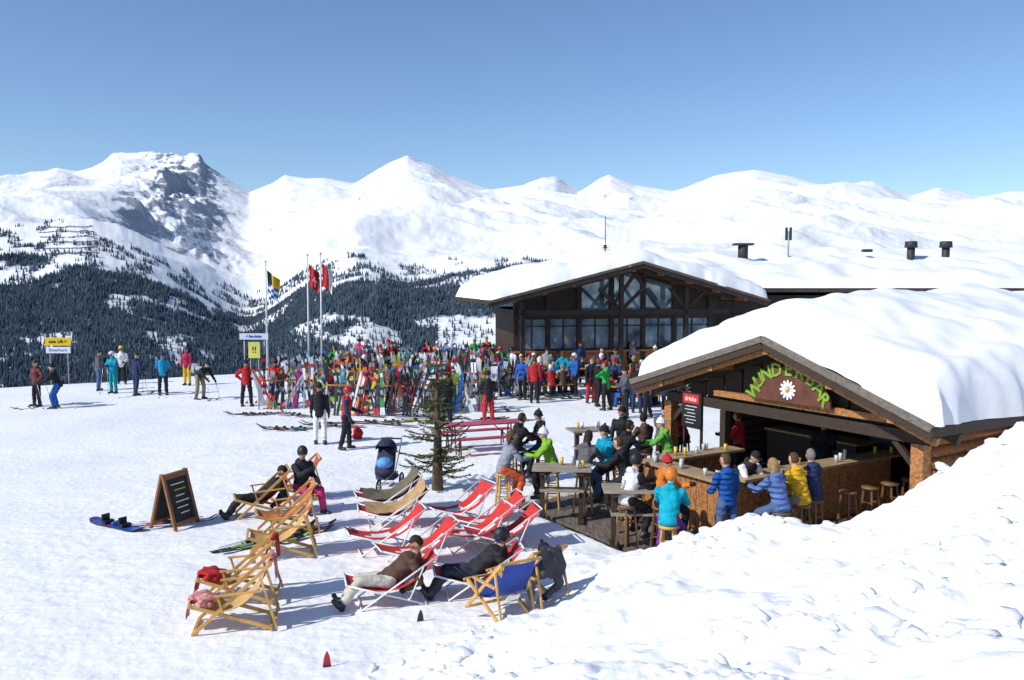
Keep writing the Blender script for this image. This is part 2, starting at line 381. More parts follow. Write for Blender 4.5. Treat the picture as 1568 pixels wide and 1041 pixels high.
# ---------------------------------------------------------------- roof snow helper
def snow_slab(name,parent,toW,a0,a1,b0,b1,zfun,Th,Rr=.45,step=.12,amp=.12,seed=0,over=(.1,.1,.1,.1),rag=.16):
    na=max(6,int((a1-a0)/step)); nb=max(6,int((b1-b0)/step)); co=[]
    def prof(e): 
        t=min(max(e,0)/Rr,1); return math.sqrt(max(0,1-(1-t)**2))
    As=np.linspace(a0-over[0],a1+over[1],na+1); Bs=np.linspace(b0-over[2],b1+over[3],nb+1)
    for b in Bs:
        for a in As:
            e=min(a-As[0],As[-1]-a,(b-Bs[0]),Bs[-1]-b)
            wob=noise.noise(Vector((a*.5,b*.5,seed)))*amp+noise.noise(Vector((a*1.7,b*1.7,seed)))*amp*.35
            lip=max(0,noise.noise(Vector((a*.9,b*1.3,seed+20)))-.05)*(1-min(e/1.0,1))*rag*2.2
            ed=(noise.noise(Vector((a*1.1,b*1.1,seed+5)))+.5*noise.noise(Vector((a*3.1,b*3.1,seed+8))))*rag*(1-min(e/.7,1))
            th=Th(a,b) if callable(Th) else Th
            z=zfun(a,b)+ max(.02,(th+wob-lip))*prof(e)+.02
            co.append(toW(a+ed,b+ed*.7,z))
    na1,nb1=len(As),len(Bs)
    co=[tuple(c) for c in co]; idx=np.arange(na1*nb1).reshape(nb1,na1)
    q=np.stack([idx[:-1,:-1],idx[:-1,1:],idx[1:,1:],idx[1:,:-1]],-1).reshape(-1,4)
    me=np_mesh(name,np.array(co),q,SNOWR); o=bpy.data.objects.new(name,me); scene.collection.objects.link(o); o.parent=parent; return o
# woods
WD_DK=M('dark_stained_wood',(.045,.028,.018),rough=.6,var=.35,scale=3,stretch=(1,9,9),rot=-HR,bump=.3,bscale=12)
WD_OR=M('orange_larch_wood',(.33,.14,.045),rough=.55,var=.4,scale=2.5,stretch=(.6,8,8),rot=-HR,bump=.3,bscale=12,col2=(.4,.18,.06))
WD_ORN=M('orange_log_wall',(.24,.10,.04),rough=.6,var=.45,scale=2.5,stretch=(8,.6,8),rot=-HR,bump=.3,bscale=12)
WD_GR=M('weathered_deck_wood',(.14,.115,.095),rough=.75,var=.45,scale=2.5,stretch=(9,1.,9),rot=-HR,bump=.35,bscale=10)
WD_TB=M('pale_table_wood',(.32,.27,.20),rough=.6,var=.3,scale=3,stretch=(1.,9,9),bump=.25,bscale=10)
WD_ROOF=M('roof_board_grey',(.16,.135,.11),rough=.7,var=.35,scale=3,stretch=(8,1,8),rot=-HR,bump=.2)
# ---------------------------------------------------------------- bar hut
hut=empty('wooden_bar_hut')
GA=Wd*.53; ZA=3.48; LN=15.0
def rz(a,b=0): 
    return ZE+(ZA-ZE)*(a/GA if a<GA else (Wd-a)/(Wd-GA))
mb=MB()
for (a0,a1) in((0,GA),(GA,Wd)):
    top=[H(a0,0,rz(a0)),H(a1,0,rz(a1)),H(a1,LN,rz(a1)),H(a0,LN,rz(a0))]; lo=[v-Vector((0,0,.09)) for v in top]
    mb.add(top+lo,[(0,1,2,3),(7,6,5,4),(0,4,5,1),(2,6,7,3),(1,5,6,2),(0,3,7,4)],WD_ROOF)
mb.obj('roof_boards',hut)
mb=MB()
for s in(0,1):
    a0,a1=(0,GA) if s==0 else (Wd,GA)
    for k,(off,dz,w,h,mat) in enumerate(((-.05,-.02,.06,.13,WD_ROOF),(-.03,-.15,.05,.15,WD_DK),(.12,-.26,.1,.14,WD_OR),(.75,-.27,.12,.2,WD_DK),(2.6,-.23,.12,.2,WD_DK),(4.2,-.23,.12,.2,WD_DK))):
        mb.beam(H(a0,off,rz(a0)+dz),H(a1+(.0 if s else -.02),off,rz(GA)+dz),w,h,mat)
    mb.beam(H(a0+(.02 if s==0 else -.02),-.05,ZE-.09),H(a0+(.02 if s==0 else -.02),LN,ZE-.09),.06,.16,WD_DK)
for a in np.arange(.3,LN,.75):
    mb.beam(H(Wd-1.2,a,rz(Wd-1.2)-.17),H(Wd-.1,a,rz(Wd-.1)-.17),.1,.13,WD_OR)
for a in(1.,2.6,GA,5.7,7.0): mb.beam(H(a,.03,rz(a)-.24),H(a,5.8,rz(a)-.24),.15,.18,WD_OR)
FR=.72
mb.beam(H(.55,FR,1.86),H(Wd-.45,FR,1.86),.17,.22,WD_DK); mb.beam(H(2.2,FR-.12,2.12),H(Wd-.5,FR-.12,2.12),.1,.13,WD_OR)
for a in(.62,Wd-.68): mb.beam(H(a,FR,ZD-.3),H(a,FR,1.75),.24,.24,WD_OR,up=n_)
mb.beam(H(2.45,FR-.05,ZD-.3),H(2.45,FR-.05,1.75),.16,.16,WD_DK,up=n_)
for a,s in((Wd-.78,-1),(.72,1)): mb.beam(H(a,FR+.01,1.3),H(a+s*.42,FR+.01,1.74),.1,.1,WD_DK)
for a in np.arange(1.5,Wd-1,.55):
    mb.beam(H(a,FR+.06,1.98),H(a,FR+.06,rz(a)-.37),.05,.49,WD_DK,up=g)
mb.obj('timber_frame',hut)
mb=MB()
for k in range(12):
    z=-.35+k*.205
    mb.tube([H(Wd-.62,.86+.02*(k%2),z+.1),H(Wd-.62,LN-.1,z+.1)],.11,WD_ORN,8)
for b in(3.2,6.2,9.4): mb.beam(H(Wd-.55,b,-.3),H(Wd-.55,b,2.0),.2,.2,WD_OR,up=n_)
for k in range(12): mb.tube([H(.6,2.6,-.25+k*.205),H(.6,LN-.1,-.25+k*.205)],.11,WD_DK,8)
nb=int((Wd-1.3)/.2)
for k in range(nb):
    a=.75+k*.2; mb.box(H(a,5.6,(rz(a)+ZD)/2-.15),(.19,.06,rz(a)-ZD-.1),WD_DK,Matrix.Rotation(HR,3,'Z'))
mb.obj('log_walls',hut)
RB=Matrix.Rotation(HR,3,'Z')
dk=MB()
k=0; b=-3.83
while b<5.5:
    dk.box(H(3.82+(k%3)*.03,b+.07,ZD-.03+(k%2)*.004),(5.85,.128,.05),WD_GR,RB); b+=.145; k+=1
for a in(.95,3.,5.,6.7): dk.beam(H(a,-3.8,ZD-.12),H(a,5.4,ZD-.12),.1,.12,WD_DK)
dk.obj('wooden_deck')
bc=MB()
ZT=ZD+1.08
TOPW=M('counter_top_wood',(.38,.27,.15),rough=.4,var=.25,scale=3,stretch=(1,7,7),rot=-HR,bump=.1)
bc.box(H(4.0,-1.9,ZT),(2.3,.5,.05),TOPW,RB); bc.box(H(5.02,.72,ZT+.003),(.52,4.75,.05),TOPW,RB)
bc.box(H(2.95,-.55,ZT-.002),(.45,2.2,.05),TOPW,RB)
for k in range(15): bc.box(H(3.0+k*.15,-2.02,ZD+.52),(.14,.04+.006*(k%2),1.03),WD_OR,RB)
for k in range(32): bc.box(H(5.12,-1.95+k*.15,ZD+.52),(.04+.006*(k%2),.14,1.03),WD_OR,RB)
for k in range(14): bc.box(H(2.86,-1.6+k*.15,ZD+.52),(.04+.006*(k%2),.14,1.03),WD_OR,RB)
bc.box(H(2.6,3.6,ZD+.5),(2.6,.6,1.0),WD_DK,RB); bc.box(H(2.6,3.6,ZD+1.03),(2.7,.7,.05),TOPW,RB)
STE=M('brushed_steel_unit',(.3,.31,.32),rough=.35,metal=.7,bump=0)
bc.box(H(3.6,5.1,ZD+1.0),(.9,.6,.5),STE,RB)
for z in(1.25,1.6): bc.box(H(3.2,5.45,ZD+z),(3.6,.2,.03),TOPW,RB)
GL=[paint(c,.15) for c in((.05,.2,.05),(.3,.1,.02),(.6,.5,.2),(.5,.5,.55),(.25,.02,.02))]
def bottle(m,p,h,mat): m.tube([p,p+Vector((0,0,h*.55)),p+Vector((0,0,h*.72)),p+Vector((0,0,h))],[.035,.035,.013,.013],mat,7)
for k in range(34): bottle(bc,H(1.55+(k%17)*.2,5.42,ZD+(1.265 if k<17 else 1.615)),random.uniform(.22,.3),random.choice(GL))
GLS=M('beer_glass',(.7,.42,.06),rough=.1,bump=0,var=.1); GLC=M('clear_glass',(.5,.55,.58),rough=.08,bump=0,var=.05)
for k in range(26):
    if k<12: p=H(random.uniform(3.1,5.0),random.uniform(-2.05,-1.75),ZT+.026)
    elif k<18: p=H(random.uniform(2.8,3.1),random.uniform(-1.4,.4),ZT+.026)
    else: p=H(random.uniform(4.85,5.15),random.uniform(-1.6,2.9),ZT+.03)
    m_=random.choice([GLS,GLC,GLC]); h=random.choice([.14,.18]); bc.tube([p,p+Vector((0,0,h))],[.032,.04],m_,8); 
bc.obj('bar_counter',hut)
def hth(a,b): return .66+.40*float(sst(.2,3.2,b))+.10*float(sst(5.5,7.2,a))-.10*float(sst(7,13,b))
snow_slab('roof_snow',hut,H,.0,Wd,.0,LN,lambda a,b: rz(min(max(a,0),Wd))-.09*max(0,1-abs(a-GA)/1.2),hth,Rr=.55,step=.09,amp=.24,seed=2,over=(-.28,.1,-.04,.05),rag=.2)
# bar sign
WSB=M('sign_board_brown',(.13,.045,.03),rough=.6,var=.25,scale=4,bump=.2); GRL=paint((.2,.36,.03),.5); WHP=paint((.8,.8,.8),.5); YLP=paint((.7,.5,.05),.5)
sp=H(0,.42,0); c0=onplane(1207,606,sp,n_); a0=(c0-O).dot(g); z0=c0.z-.12
sb=MB(); ra,rb_=1.02,.72
N_=22
pts=[(ra*math.cos(math.pi*i/N_),rb_*math.sin(math.pi*i/N_)) for i in range(N_+1)]
vs=[H(a0+x,.42,z0+y-.02) for x,y in pts]+[H(a0+x,.47,z0+y-.02) for x,y in pts]; m_=len(pts)
sb.add(vs,[tuple(range(m_))[::-1],tuple(range(m_,2*m_))]+[(i,(i+1)%m_,m_+(i+1)%m_,m_+i) for i in range(m_)],WSB)
txt='WUNDERBAR'
for i,ch in enumerate(txt):
    t=math.pi*(.93-.86*i/(len(txt)-1)); x=ra*.88*math.cos(t); y=rb_*.9*math.sin(t)
    ang=(t-math.pi/2)*.62
    Mx=Matrix.Translation(H(a0+x,.405,z0+y))@Matrix.Rotation(HR,4,'Z')@Matrix.Rotation(math.pi/2,4,'X')@Matrix.Rotation(ang,4,'Z')
    add_text(sb,ch,.38,Mx,GRL,.012,bold=.008)
for i in range(12):
    t=i*math.pi/6; Mx=Matrix.Translation(H(a0,.395,z0+.24))@Matrix.Rotation(HR,4,'Z')@Matrix.Rotation(math.pi/2,4,'X')@Matrix.Rotation(t,4,'Z')
    sb.add([Mx@Vector(v) for v in((0,.03,0),(.035,.12,.0),(.02,.2,0),(-.02,.2,0),(-.035,.12,0),(0,.1,.02))],[(0,1,5),(1,2,5),(2,3,5),(3,4,5),(4,0,5)],WHP)
sb.ell(H(a0,.39,z0+.24),(.045,.03,.045),YLP); sb.obj('bar_sign')
mb=MB(); q=H(2.0,.1,0); c1=onplane(1060,628,q,n_); aa=(c1-O).dot(g)
mb.box(H(aa,.1,c1.z),(.62,.05,.80),BLACKP,RB); mb.box(H(aa,.068,c1.z+.26),(.5,.02,.2),paint((.6,.02,.02)),RB)
Mx=Matrix.Translation(H(aa,.05,c1.z+.26))@Matrix.Rotation(HR,4,'Z')@Matrix.Rotation(math.pi/2,4,'X'); add_text(mb,'drinks',.15,Mx,WHP,.004)
for k in range(6): mb.box(H(aa-.05*(k%2),.07,c1.z+.09-k*.075),(.36-.05*(k%3),.006,.012),WHP,RB)
mb.beam(H(aa-.27,.13,ZD),H(aa-.27,.13,c1.z+.40),.05,.05,WD_DK,up=n_); mb.beam(H(aa+.27,.13,ZD),H(aa+.27,.13,c1.z+.40),.05,.05,WD_DK,up=n_)
mb.obj('menu_board')
# ---------------------------------------------------------------- restaurant building
rest=empty('alpine_restaurant')
L2=unp(748,462,3.72); R2=unp(1178,457,3.81); W2=(R2-L2).xy.length; g2=(R2-L2); g2.z=0; g2.normalize(); n2_=Vector((-g2.y,g2.x,0)); O2=Vector((L2.x,L2.y,0)); HR2=math.atan2(g2.y,g2.x)
def H2(a,b,z): return O2+g2*a+n2_*b+Vector((0,0,z))
ZE2=3.72; ZA2=5.55; GA2=W2*.53; LN2=11
def rz2(a,b=0): return ZE2+(ZA2-ZE2)*(a/GA2 if a<GA2 else (W2-a)/(W2-GA2))
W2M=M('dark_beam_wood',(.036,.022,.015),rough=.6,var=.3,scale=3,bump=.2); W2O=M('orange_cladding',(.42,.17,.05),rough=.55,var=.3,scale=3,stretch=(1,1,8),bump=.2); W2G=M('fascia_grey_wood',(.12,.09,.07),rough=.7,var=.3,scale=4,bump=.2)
RB2=Matrix.Rotation(HR2,3,'Z')
mb=MB()
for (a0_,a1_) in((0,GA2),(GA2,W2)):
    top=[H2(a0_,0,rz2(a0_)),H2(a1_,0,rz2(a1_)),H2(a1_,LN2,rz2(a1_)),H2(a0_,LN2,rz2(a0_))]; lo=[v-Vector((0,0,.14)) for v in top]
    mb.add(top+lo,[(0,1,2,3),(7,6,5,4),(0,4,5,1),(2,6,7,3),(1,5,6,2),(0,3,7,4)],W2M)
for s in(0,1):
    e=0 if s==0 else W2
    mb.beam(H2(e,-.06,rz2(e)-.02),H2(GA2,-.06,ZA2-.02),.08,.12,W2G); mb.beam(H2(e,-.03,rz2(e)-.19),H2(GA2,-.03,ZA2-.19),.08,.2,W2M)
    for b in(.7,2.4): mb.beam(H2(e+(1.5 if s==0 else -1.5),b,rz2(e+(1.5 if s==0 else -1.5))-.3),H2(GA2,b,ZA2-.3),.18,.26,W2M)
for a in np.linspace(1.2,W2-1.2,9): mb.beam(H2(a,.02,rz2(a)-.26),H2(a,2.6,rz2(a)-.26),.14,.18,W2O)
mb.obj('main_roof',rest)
mb=MB(); FB=2.45
GLASS=M('window_glass',(.05,.085,.11),rough=.05,var=.6,scale=1.1,bump=0,spec=1.0,metal=.3,col2=(.24,.34,.40))
posts=[.13,.245,.36,.48,.60,.72,.86]
for p in posts:
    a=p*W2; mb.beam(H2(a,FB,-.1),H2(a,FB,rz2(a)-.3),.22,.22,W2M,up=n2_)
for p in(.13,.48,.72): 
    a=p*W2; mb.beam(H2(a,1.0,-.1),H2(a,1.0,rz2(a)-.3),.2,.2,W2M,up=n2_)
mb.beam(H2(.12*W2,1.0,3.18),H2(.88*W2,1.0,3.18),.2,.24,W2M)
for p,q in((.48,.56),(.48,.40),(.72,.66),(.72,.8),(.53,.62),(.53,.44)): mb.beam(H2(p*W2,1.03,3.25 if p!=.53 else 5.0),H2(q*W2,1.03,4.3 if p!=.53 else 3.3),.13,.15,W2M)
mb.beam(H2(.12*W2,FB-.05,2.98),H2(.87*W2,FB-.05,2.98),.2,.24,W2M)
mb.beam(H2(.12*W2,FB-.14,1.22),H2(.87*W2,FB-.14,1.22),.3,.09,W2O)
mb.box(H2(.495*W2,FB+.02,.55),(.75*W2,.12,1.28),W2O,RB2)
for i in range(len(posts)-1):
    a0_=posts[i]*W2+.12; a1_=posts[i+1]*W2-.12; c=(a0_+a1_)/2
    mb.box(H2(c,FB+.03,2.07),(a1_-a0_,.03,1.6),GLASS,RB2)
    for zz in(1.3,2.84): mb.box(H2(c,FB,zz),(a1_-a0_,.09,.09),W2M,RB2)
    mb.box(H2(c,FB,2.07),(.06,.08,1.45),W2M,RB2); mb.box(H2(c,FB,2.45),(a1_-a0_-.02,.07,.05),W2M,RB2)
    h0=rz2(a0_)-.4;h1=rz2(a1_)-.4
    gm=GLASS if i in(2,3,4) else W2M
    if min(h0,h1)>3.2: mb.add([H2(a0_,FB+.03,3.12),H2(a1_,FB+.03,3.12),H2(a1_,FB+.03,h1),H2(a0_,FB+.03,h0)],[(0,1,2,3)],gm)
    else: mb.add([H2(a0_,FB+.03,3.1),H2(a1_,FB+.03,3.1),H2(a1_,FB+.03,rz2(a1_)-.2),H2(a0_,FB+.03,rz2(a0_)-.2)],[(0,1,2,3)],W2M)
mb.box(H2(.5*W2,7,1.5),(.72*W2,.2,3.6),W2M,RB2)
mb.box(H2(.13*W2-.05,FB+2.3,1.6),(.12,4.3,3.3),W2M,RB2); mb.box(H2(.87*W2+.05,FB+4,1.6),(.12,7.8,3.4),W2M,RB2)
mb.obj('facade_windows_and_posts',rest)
snow_slab('gable_roof_snow',rest,H2,0,W2,0,LN2,lambda a,b: rz2(min(max(a,0),W2))-.12*max(0,1-abs(a-GA2)/2.5),.78,Rr=.9,step=.2,amp=.28,seed=9,over=(-.15,.05,.06,.05),rag=.24)
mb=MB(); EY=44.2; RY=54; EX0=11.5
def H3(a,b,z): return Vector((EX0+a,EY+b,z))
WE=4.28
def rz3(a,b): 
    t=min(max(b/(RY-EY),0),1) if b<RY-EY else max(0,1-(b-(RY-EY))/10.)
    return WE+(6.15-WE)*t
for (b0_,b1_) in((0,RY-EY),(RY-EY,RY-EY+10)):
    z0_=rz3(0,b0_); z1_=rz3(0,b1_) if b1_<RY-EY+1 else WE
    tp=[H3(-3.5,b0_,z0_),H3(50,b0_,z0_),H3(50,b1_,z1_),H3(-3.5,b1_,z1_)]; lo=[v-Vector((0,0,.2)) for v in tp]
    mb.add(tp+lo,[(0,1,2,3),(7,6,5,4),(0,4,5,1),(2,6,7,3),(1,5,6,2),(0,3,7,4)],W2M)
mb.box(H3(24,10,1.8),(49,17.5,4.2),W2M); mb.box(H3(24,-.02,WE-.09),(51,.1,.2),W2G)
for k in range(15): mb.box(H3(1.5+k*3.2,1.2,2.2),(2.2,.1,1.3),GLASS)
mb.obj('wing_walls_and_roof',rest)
snow_slab('wing_roof_snow',rest,H3,-3.5,50,0,RY-EY+10,rz3,.58,Rr=.9,step=.4,amp=.42,seed=21,over=(.05,.05,.25,.05),rag=.25)
mb=MB(); DKM=paint((.03,.03,.035),.6)
def ratt(u,v,D): 
    return Vector(((u-784)/F*D,D,CAMZ-(v-432)/F*D))
for u in(1392,1445):
    p=ratt(u,386,50); mb.cyl(p-Vector((0,0,.8)),p+Vector((0,0,.25)),.22,.22,DKM); mb.cyl(p+Vector((0,0,.25)),p+Vector((0,0,.62)),.36,.33,DKM,12)
p=ratt(1136,376,50); mb.cyl(p-Vector((0,0,.8)),p-Vector((0,0,.02)),.3,.3,DKM); mb.box(p+Vector((0,0,.06)),(1.1,.7,.12),DKM)
mb.box(ratt(1325,384,50),(.5,.4,.16),DKM)
mb.obj('roof_vents',rest)
mb=MB(); p=ratt(1205,378,50); mb.cyl(p-Vector((0,0,.8)),p+Vector((0,0,.9)),.05,.05,GALV)
for dx in(-.13,.12): mb.box(p+Vector((dx,0,.75)),(.12,.1,.75),DKM)
mb.obj('mobile_phone_antenna')
mb=MB(); p=ratt(926,388,47); mb.cyl(p-Vector((0,0,.8)),p+Vector((0,0,2.0)),.035,.02,DKM,6)
for k in range(3): mb.beam(p+Vector((-.25,0,.2+.12*k)),p+Vector((.25,0,.2+.12*k)),.03,.03,GALV)
mb.box(p+Vector((0,0,.35)),(.18,.1,.2),DKM); mb.obj('weather_mast')
# ---------------------------------------------------------------- people
SK=[M('skin_%d'%i,c,rough=.5,var=.08,bump=0) for i,c in enumerate(((.5,.28,.19),(.4,.21,.13),(.55,.33,.24)))]
BOOT=M('boot_black',(.03,.03,.033),rough=.4,bump=.05); EYE=paint((.02,.015,.01),.2); LIP=paint((.3,.08,.06))
LAB={'jacket':0,'pants':1,'boots':2,'skin':3,'glove':4,'sleeve':7}
PM=[cloth(BLK),cloth(BLK),BOOT,SK[0],cloth(BLK),EYE,LIP,cloth(BLK)]
def dv(a,s=0): a=R(a);s=R(s); return Vector((math.sin(s),math.sin(a)*math.cos(s),-math.cos(a)*math.cos(s)))
TP={}
def template(name,lean,legs,arms,head=(0,0),foot=(0,0),pel=None):
    mb=MB(); prim=[]
    dm=PM[0]
    def cap(lab,p,q,r1,r2):
        d=(q-p); mb.tube([p-d.normalized()*r1*.6,p,p+d*.25,p+d*.5,p+d*.75,q,q+d.normalized()*r2*.6],[r1*.75,r1,r1*.78+r2*.25,(r1+r2)/2,(r1*.28+r2*.74),r2,r2*.7],dm,12); prim.append((LAB[lab],p,q,r1,r2))
    P=Vector((0,0,0)); l=R(lean); sd=Vector((0,math.sin(l),math.cos(l))); fw=Vector((0,math.cos(l),-math.sin(l))); ux=Vector((1,0,0))
    rings=[]
    for t,w,d in((-.13,.13,.10),(-.10,.175,.135),(-.02,.178,.138),(.08,.166,.128),(.18,.163,.125),(.30,.187,.142),(.39,.192,.135),(.445,.165,.115),(.48,.105,.09),(.52,.075,.072),(.55,.062,.062)):
        rings.append((P+sd*t+fw*(.015 if .2<t<.4 else 0),ux*w,fw*d))
    mb.loft(rings,dm,18)
    prim.append((0,P-sd*.06,P+sd*.38,.15,.15)); prim.append((0,P+sd*.4-ux*.1,P+sd*.4+ux*.1,.1,.1)); prim.append((0,P+sd*.4,P+sd*.53,.09,.075))
    mb.ell(P+sd*.47-fw*.085,(.11,.06,.075),dm); prim.append((0,P+sd*.47-fw*.085,P+sd*.46-fw*.085,.07,.07))
    hands=[];feet=[]
    for i,sx in enumerate((-1,1)):
        aT,sT,aS,sS=legs[i]; hip=P+Vector((sx*.092,0,-.03)); kn=hip+dv(aT,sT*sx)*.43; an=kn+dv(aS,sS*sx)*.40
        cap('pants',hip,kn,.098,.074); cap('pants',kn,kn+(an-kn)*.86,.073,.068)
        f=R(foot[i]); fd=Vector((sx*.18,math.cos(f),math.sin(f))).normalized()
        dn=Vector((0,math.sin(f),-math.cos(f)))
        cap('boots',kn+(an-kn)*.68,an+dn*.01,.062,.058)
        cap('boots',an+dn*.045-fd*.05,an+dn*.05+fd*.15,.048,.042); feet.append((an+dn*.09,fd))
        aU,sU,aF,sF=arms[i]; sh=P+sd*.42+ux*(sx*.185); el=sh+dv(aU,sU*sx)*.28; wr=el+dv(aF,sF*sx)*.25
        cap('sleeve',sh,el,.075,.058); cap('sleeve',el,wr,.057,.046)
        hd=(wr-el).normalized(); cap('glove' ,wr,wr+hd*.085,.033,.036); hands.append((wr,hd,sx))
    hp,hy=head; hl=R(lean*.35); nb=P+sd*.50
    hc=nb+Vector((0,math.sin(hl+R(hp)*.4),math.cos(hl+R(hp)*.4)))*.17+Vector((0,.02,0))
    HRm=Matrix.Rotation(R(hy),3,'Z')@Matrix.Rotation(-R(hp),3,'X')
    cap('skin',nb,nb+(hc-nb)*.55,.055,.054)
    mb.ell(hc,(.075,.093,.113),dm,HRm,18,12); mb.ell(hc+HRm@Vector((0,.028,-.06)),(.052,.058,.055),dm,HRm); 
    mb.tube([hc+HRm@Vector((0,.085,.02)),hc+HRm@Vector((0,.112,-.018)),hc+HRm@Vector((0,.09,-.03))],[.010,.017,.012],dm,8)
    for sx in(-1,1): mb.ell(hc+HRm@Vector((sx*.077,-.005,-.005)),(.012,.022,.032),dm,HRm)
    prim.append((3,hc-Vector((0,0,.03)),hc+Vector((0,0,.03)),.1,.1))
    me=mb.mesh('tmp'); o=bpy.data.objects.new('tmp',me); scene.collection.objects.link(o)
    md=o.modifiers.new('r','REMESH'); md.mode='VOXEL'; md.voxel_size=.0145; md.use_smooth_shade=True
    ms=o.modifiers.new('s','SMOOTH'); ms.factor=.5; ms.iterations=3
    dg=bpy.context.evaluated_depsgraph_get(); r=bpy.data.meshes.new_from_object(o.evaluated_get(dg)); bpy.data.objects.remove(o)
    nv=len(r.vertices); co=np.zeros(nv*3,np.float32); r.vertices.foreach_get('co',co); co=co.reshape(-1,3)
    no=np.zeros(nv*3,np.float32); r.vertices.foreach_get('normal',no); no=no.reshape(-1,3)
    fc=np.zeros(len(r.polygons)*3,np.float32); r.polygons.foreach_get('center',fc); fc=fc.reshape(-1,3)
    best=np.full(len(fc),9.); lab=np.zeros(len(fc),int)
    for(lb,p,q,r1,r2) in prim:
        p=np.array(p);q=np.array(q);d=q-p; t=np.clip(((fc-p)@d)/max(d@d,1e-9),0,1); ds=np.linalg.norm(fc-(p+t[:,None]*d),axis=1)-(r1+(r2-r1)*t)
        if lb==3: ds=ds-.012
        if lb==2: ds=ds-.004
        m=ds<best; best[m]=ds[m]; lab[m]=lb
    out=MB(); out.mats=list(PM)
    hcv=np.array(hc)
    for i in range(nv):
        if np.linalg.norm(co[i]-hcv)>.17:
            p=Vector(co[i]); a=noise.noise(Vector((p.x*7,p.y*7,p.z*15)))*.016+noise.noise(p*22)*.005
            co[i]+=no[i]*a
    out.v=[tuple(float(q) for q in c) for c in co]; out.f=[list(p.vertices) for p in r.polygons]; out.m=[int(x) for x in lab]; out.s=[True]*len(out.f)
    bpy.data.meshes.remove(r)
    def keep(mi,fn):
        k0=len(out.m); fn(); 
        for j in range(k0,len(out.m)): out.m[j]=mi
    for sx in(-1,1):
        keep(5,lambda: out.ell(hc+HRm@Vector((sx*.029,.079,.012)),(.013,.012,.009),dm,HRm,8,5))
    keep(6,lambda: out.ell(hc+HRm@Vector((0,.083,-.055)),(.023,.009,.006),dm,HRm,8,5))
    for wr,hd,sx in hands:
        s_=hd.cross(Vector((sx,0,0)));
        if s_.length<.2: s_=hd.cross(Vector((0,0,1)))
        s_.normalize(); pal=s_.cross(hd).normalized()
        if pal.x*sx>0: pal=-pal
        base=wr+hd*.085
        def fing():
            for k in range(4):
                q=(k-1.5)*.019; Lf=(.062,.076,.08,.07)[k]; b0=base+s_*q-hd*.02
                out.tube([b0,b0+hd*.03,b0+hd*(.03+Lf*.45)+pal*.010,b0+hd*(.03+Lf*.75)+pal*.035],[.0105,.0105,.0095,.0075],dm,6)
            t0=wr+hd*.03+s_*.025
            out.tube([t0,t0+s_*.028+hd*.025+pal*.01,t0+s_*.032+hd*.055+pal*.022],[.012,.011,.008],dm,6)
        keep(4,fing)
    lo=min(f_[0].z for f_ in feet); dz=-lo if pel is None else pel
    out.v=[(v[0],v[1],v[2]+dz) for v in out.v]
    up=Vector((0,0,dz))
    TP[name]=dict(me=out.mesh('person_'+name),head=hc+up,HR=HRm,hands=[(w+up+h*.08,h) for w,h,s in hands],feet=[(f_+up,d_) for f_,d_ in feet])
template('stand',2,((3,2,-4,1),(-2,4,-6,3)),((8,8,22,2),(-2,9,18,4)))
template('stand2',4,((6,4,0,3),(-6,4,-14,3)),((12,14,75,-25),(4,10,28,0)),head=(8,20))
template('talk',3,((3,4,-4,2),(1,4,-5,2)),((28,10,100,-10),(22,12,95,-28)),head=(5,-15))
template('hips',0,((2,7,-2,4),(2,7,-2,4)),((-8,38,22,-48),(-8,38,22,-48)),head=(0,10))
template('reach',6,((6,4,-4,2),(-6,5,-12,2)),((15,78,30,70),(40,12,100,-5)),head=(0,30))
template('ski',20,((28,5,-14,2),(28,5,-14,2)),((30,20,72,5),(34,18,78,5)),head=(-5,0))
template('walk',5,((26,2,6,1),(-14,2,-34,1)),((-22,8,5,0),(24,8,45,0)),foot=(0,-14))
template('bend',50,((16,4,-10,2),(6,5,-14,2)),((30,8,40,0),(40,8,55,0)),head=(25,0))
template('bench',14,((86,6,2,2),(84,8,-4,2)),((40,8,92,-14),(44,10,96,-20)),head=(4,12),pel=.54)
template('bench2',4,((86,8,8,2),(84,4,-8,2)),((14,10,80,-18),(60,10,120,-10)),head=(0,-25),pel=.54)
template('stool',18,((64,9,-14,4),(60,8,-18,2)),((46,10,92,-16),(40,12,88,-28)),head=(6,0),pel=.92)
template('stool2',8,((68,12,-10,4),(50,6,-24,2)),((30,14,110,-10),(20,8,60,-20)),head=(0,-40),pel=.92)
template('recline',-54,((98,6,38,2),(90,9,34,4)),((-16,14,52,-30),(-20,12,44,-20)),head=(35,0),foot=(50,55),pel=.37)
HG={}
def hg(name,fn):
    mb=MB(); mb.mats=[cloth(BLK),BLACKP]; fn(mb); HG[name]=mb.mesh(name)
def beanie(m):
    m.ell((0,-.006,.02),(.086,.104,.125),m.mats[0],None,20,12,lambda p:p.z>-.012+ (.02 if p.y>0 else -.02))
    m.tube([Vector((.088*math.cos(t),-.006+.106*math.sin(t),.022+.014*math.sin(t))) for t in np.linspace(0,2*math.pi,21)],.015,m.mats[0],6,cap=False)
    m.ell((0,-.02,.155),.026,m.mats[0],None,10,6)
    m.ell((0,0,.008),(.081,.101,.115),m.mats[1],None,24,24,lambda p:p.y>.045 and -.018<p.z<.016)
def beanie2(m):
    m.ell((0,-.01,.02),(.087,.106,.118),m.mats[0],None,20,12,lambda p:p.z>-.02+(.03 if p.y>0 else -.02))
    m.tube([Vector((.088*math.cos(t),-.01+.106*math.sin(t),.02+.016*math.sin(t))) for t in np.linspace(0,2*math.pi,21)],.014,m.mats[0],6,cap=False)
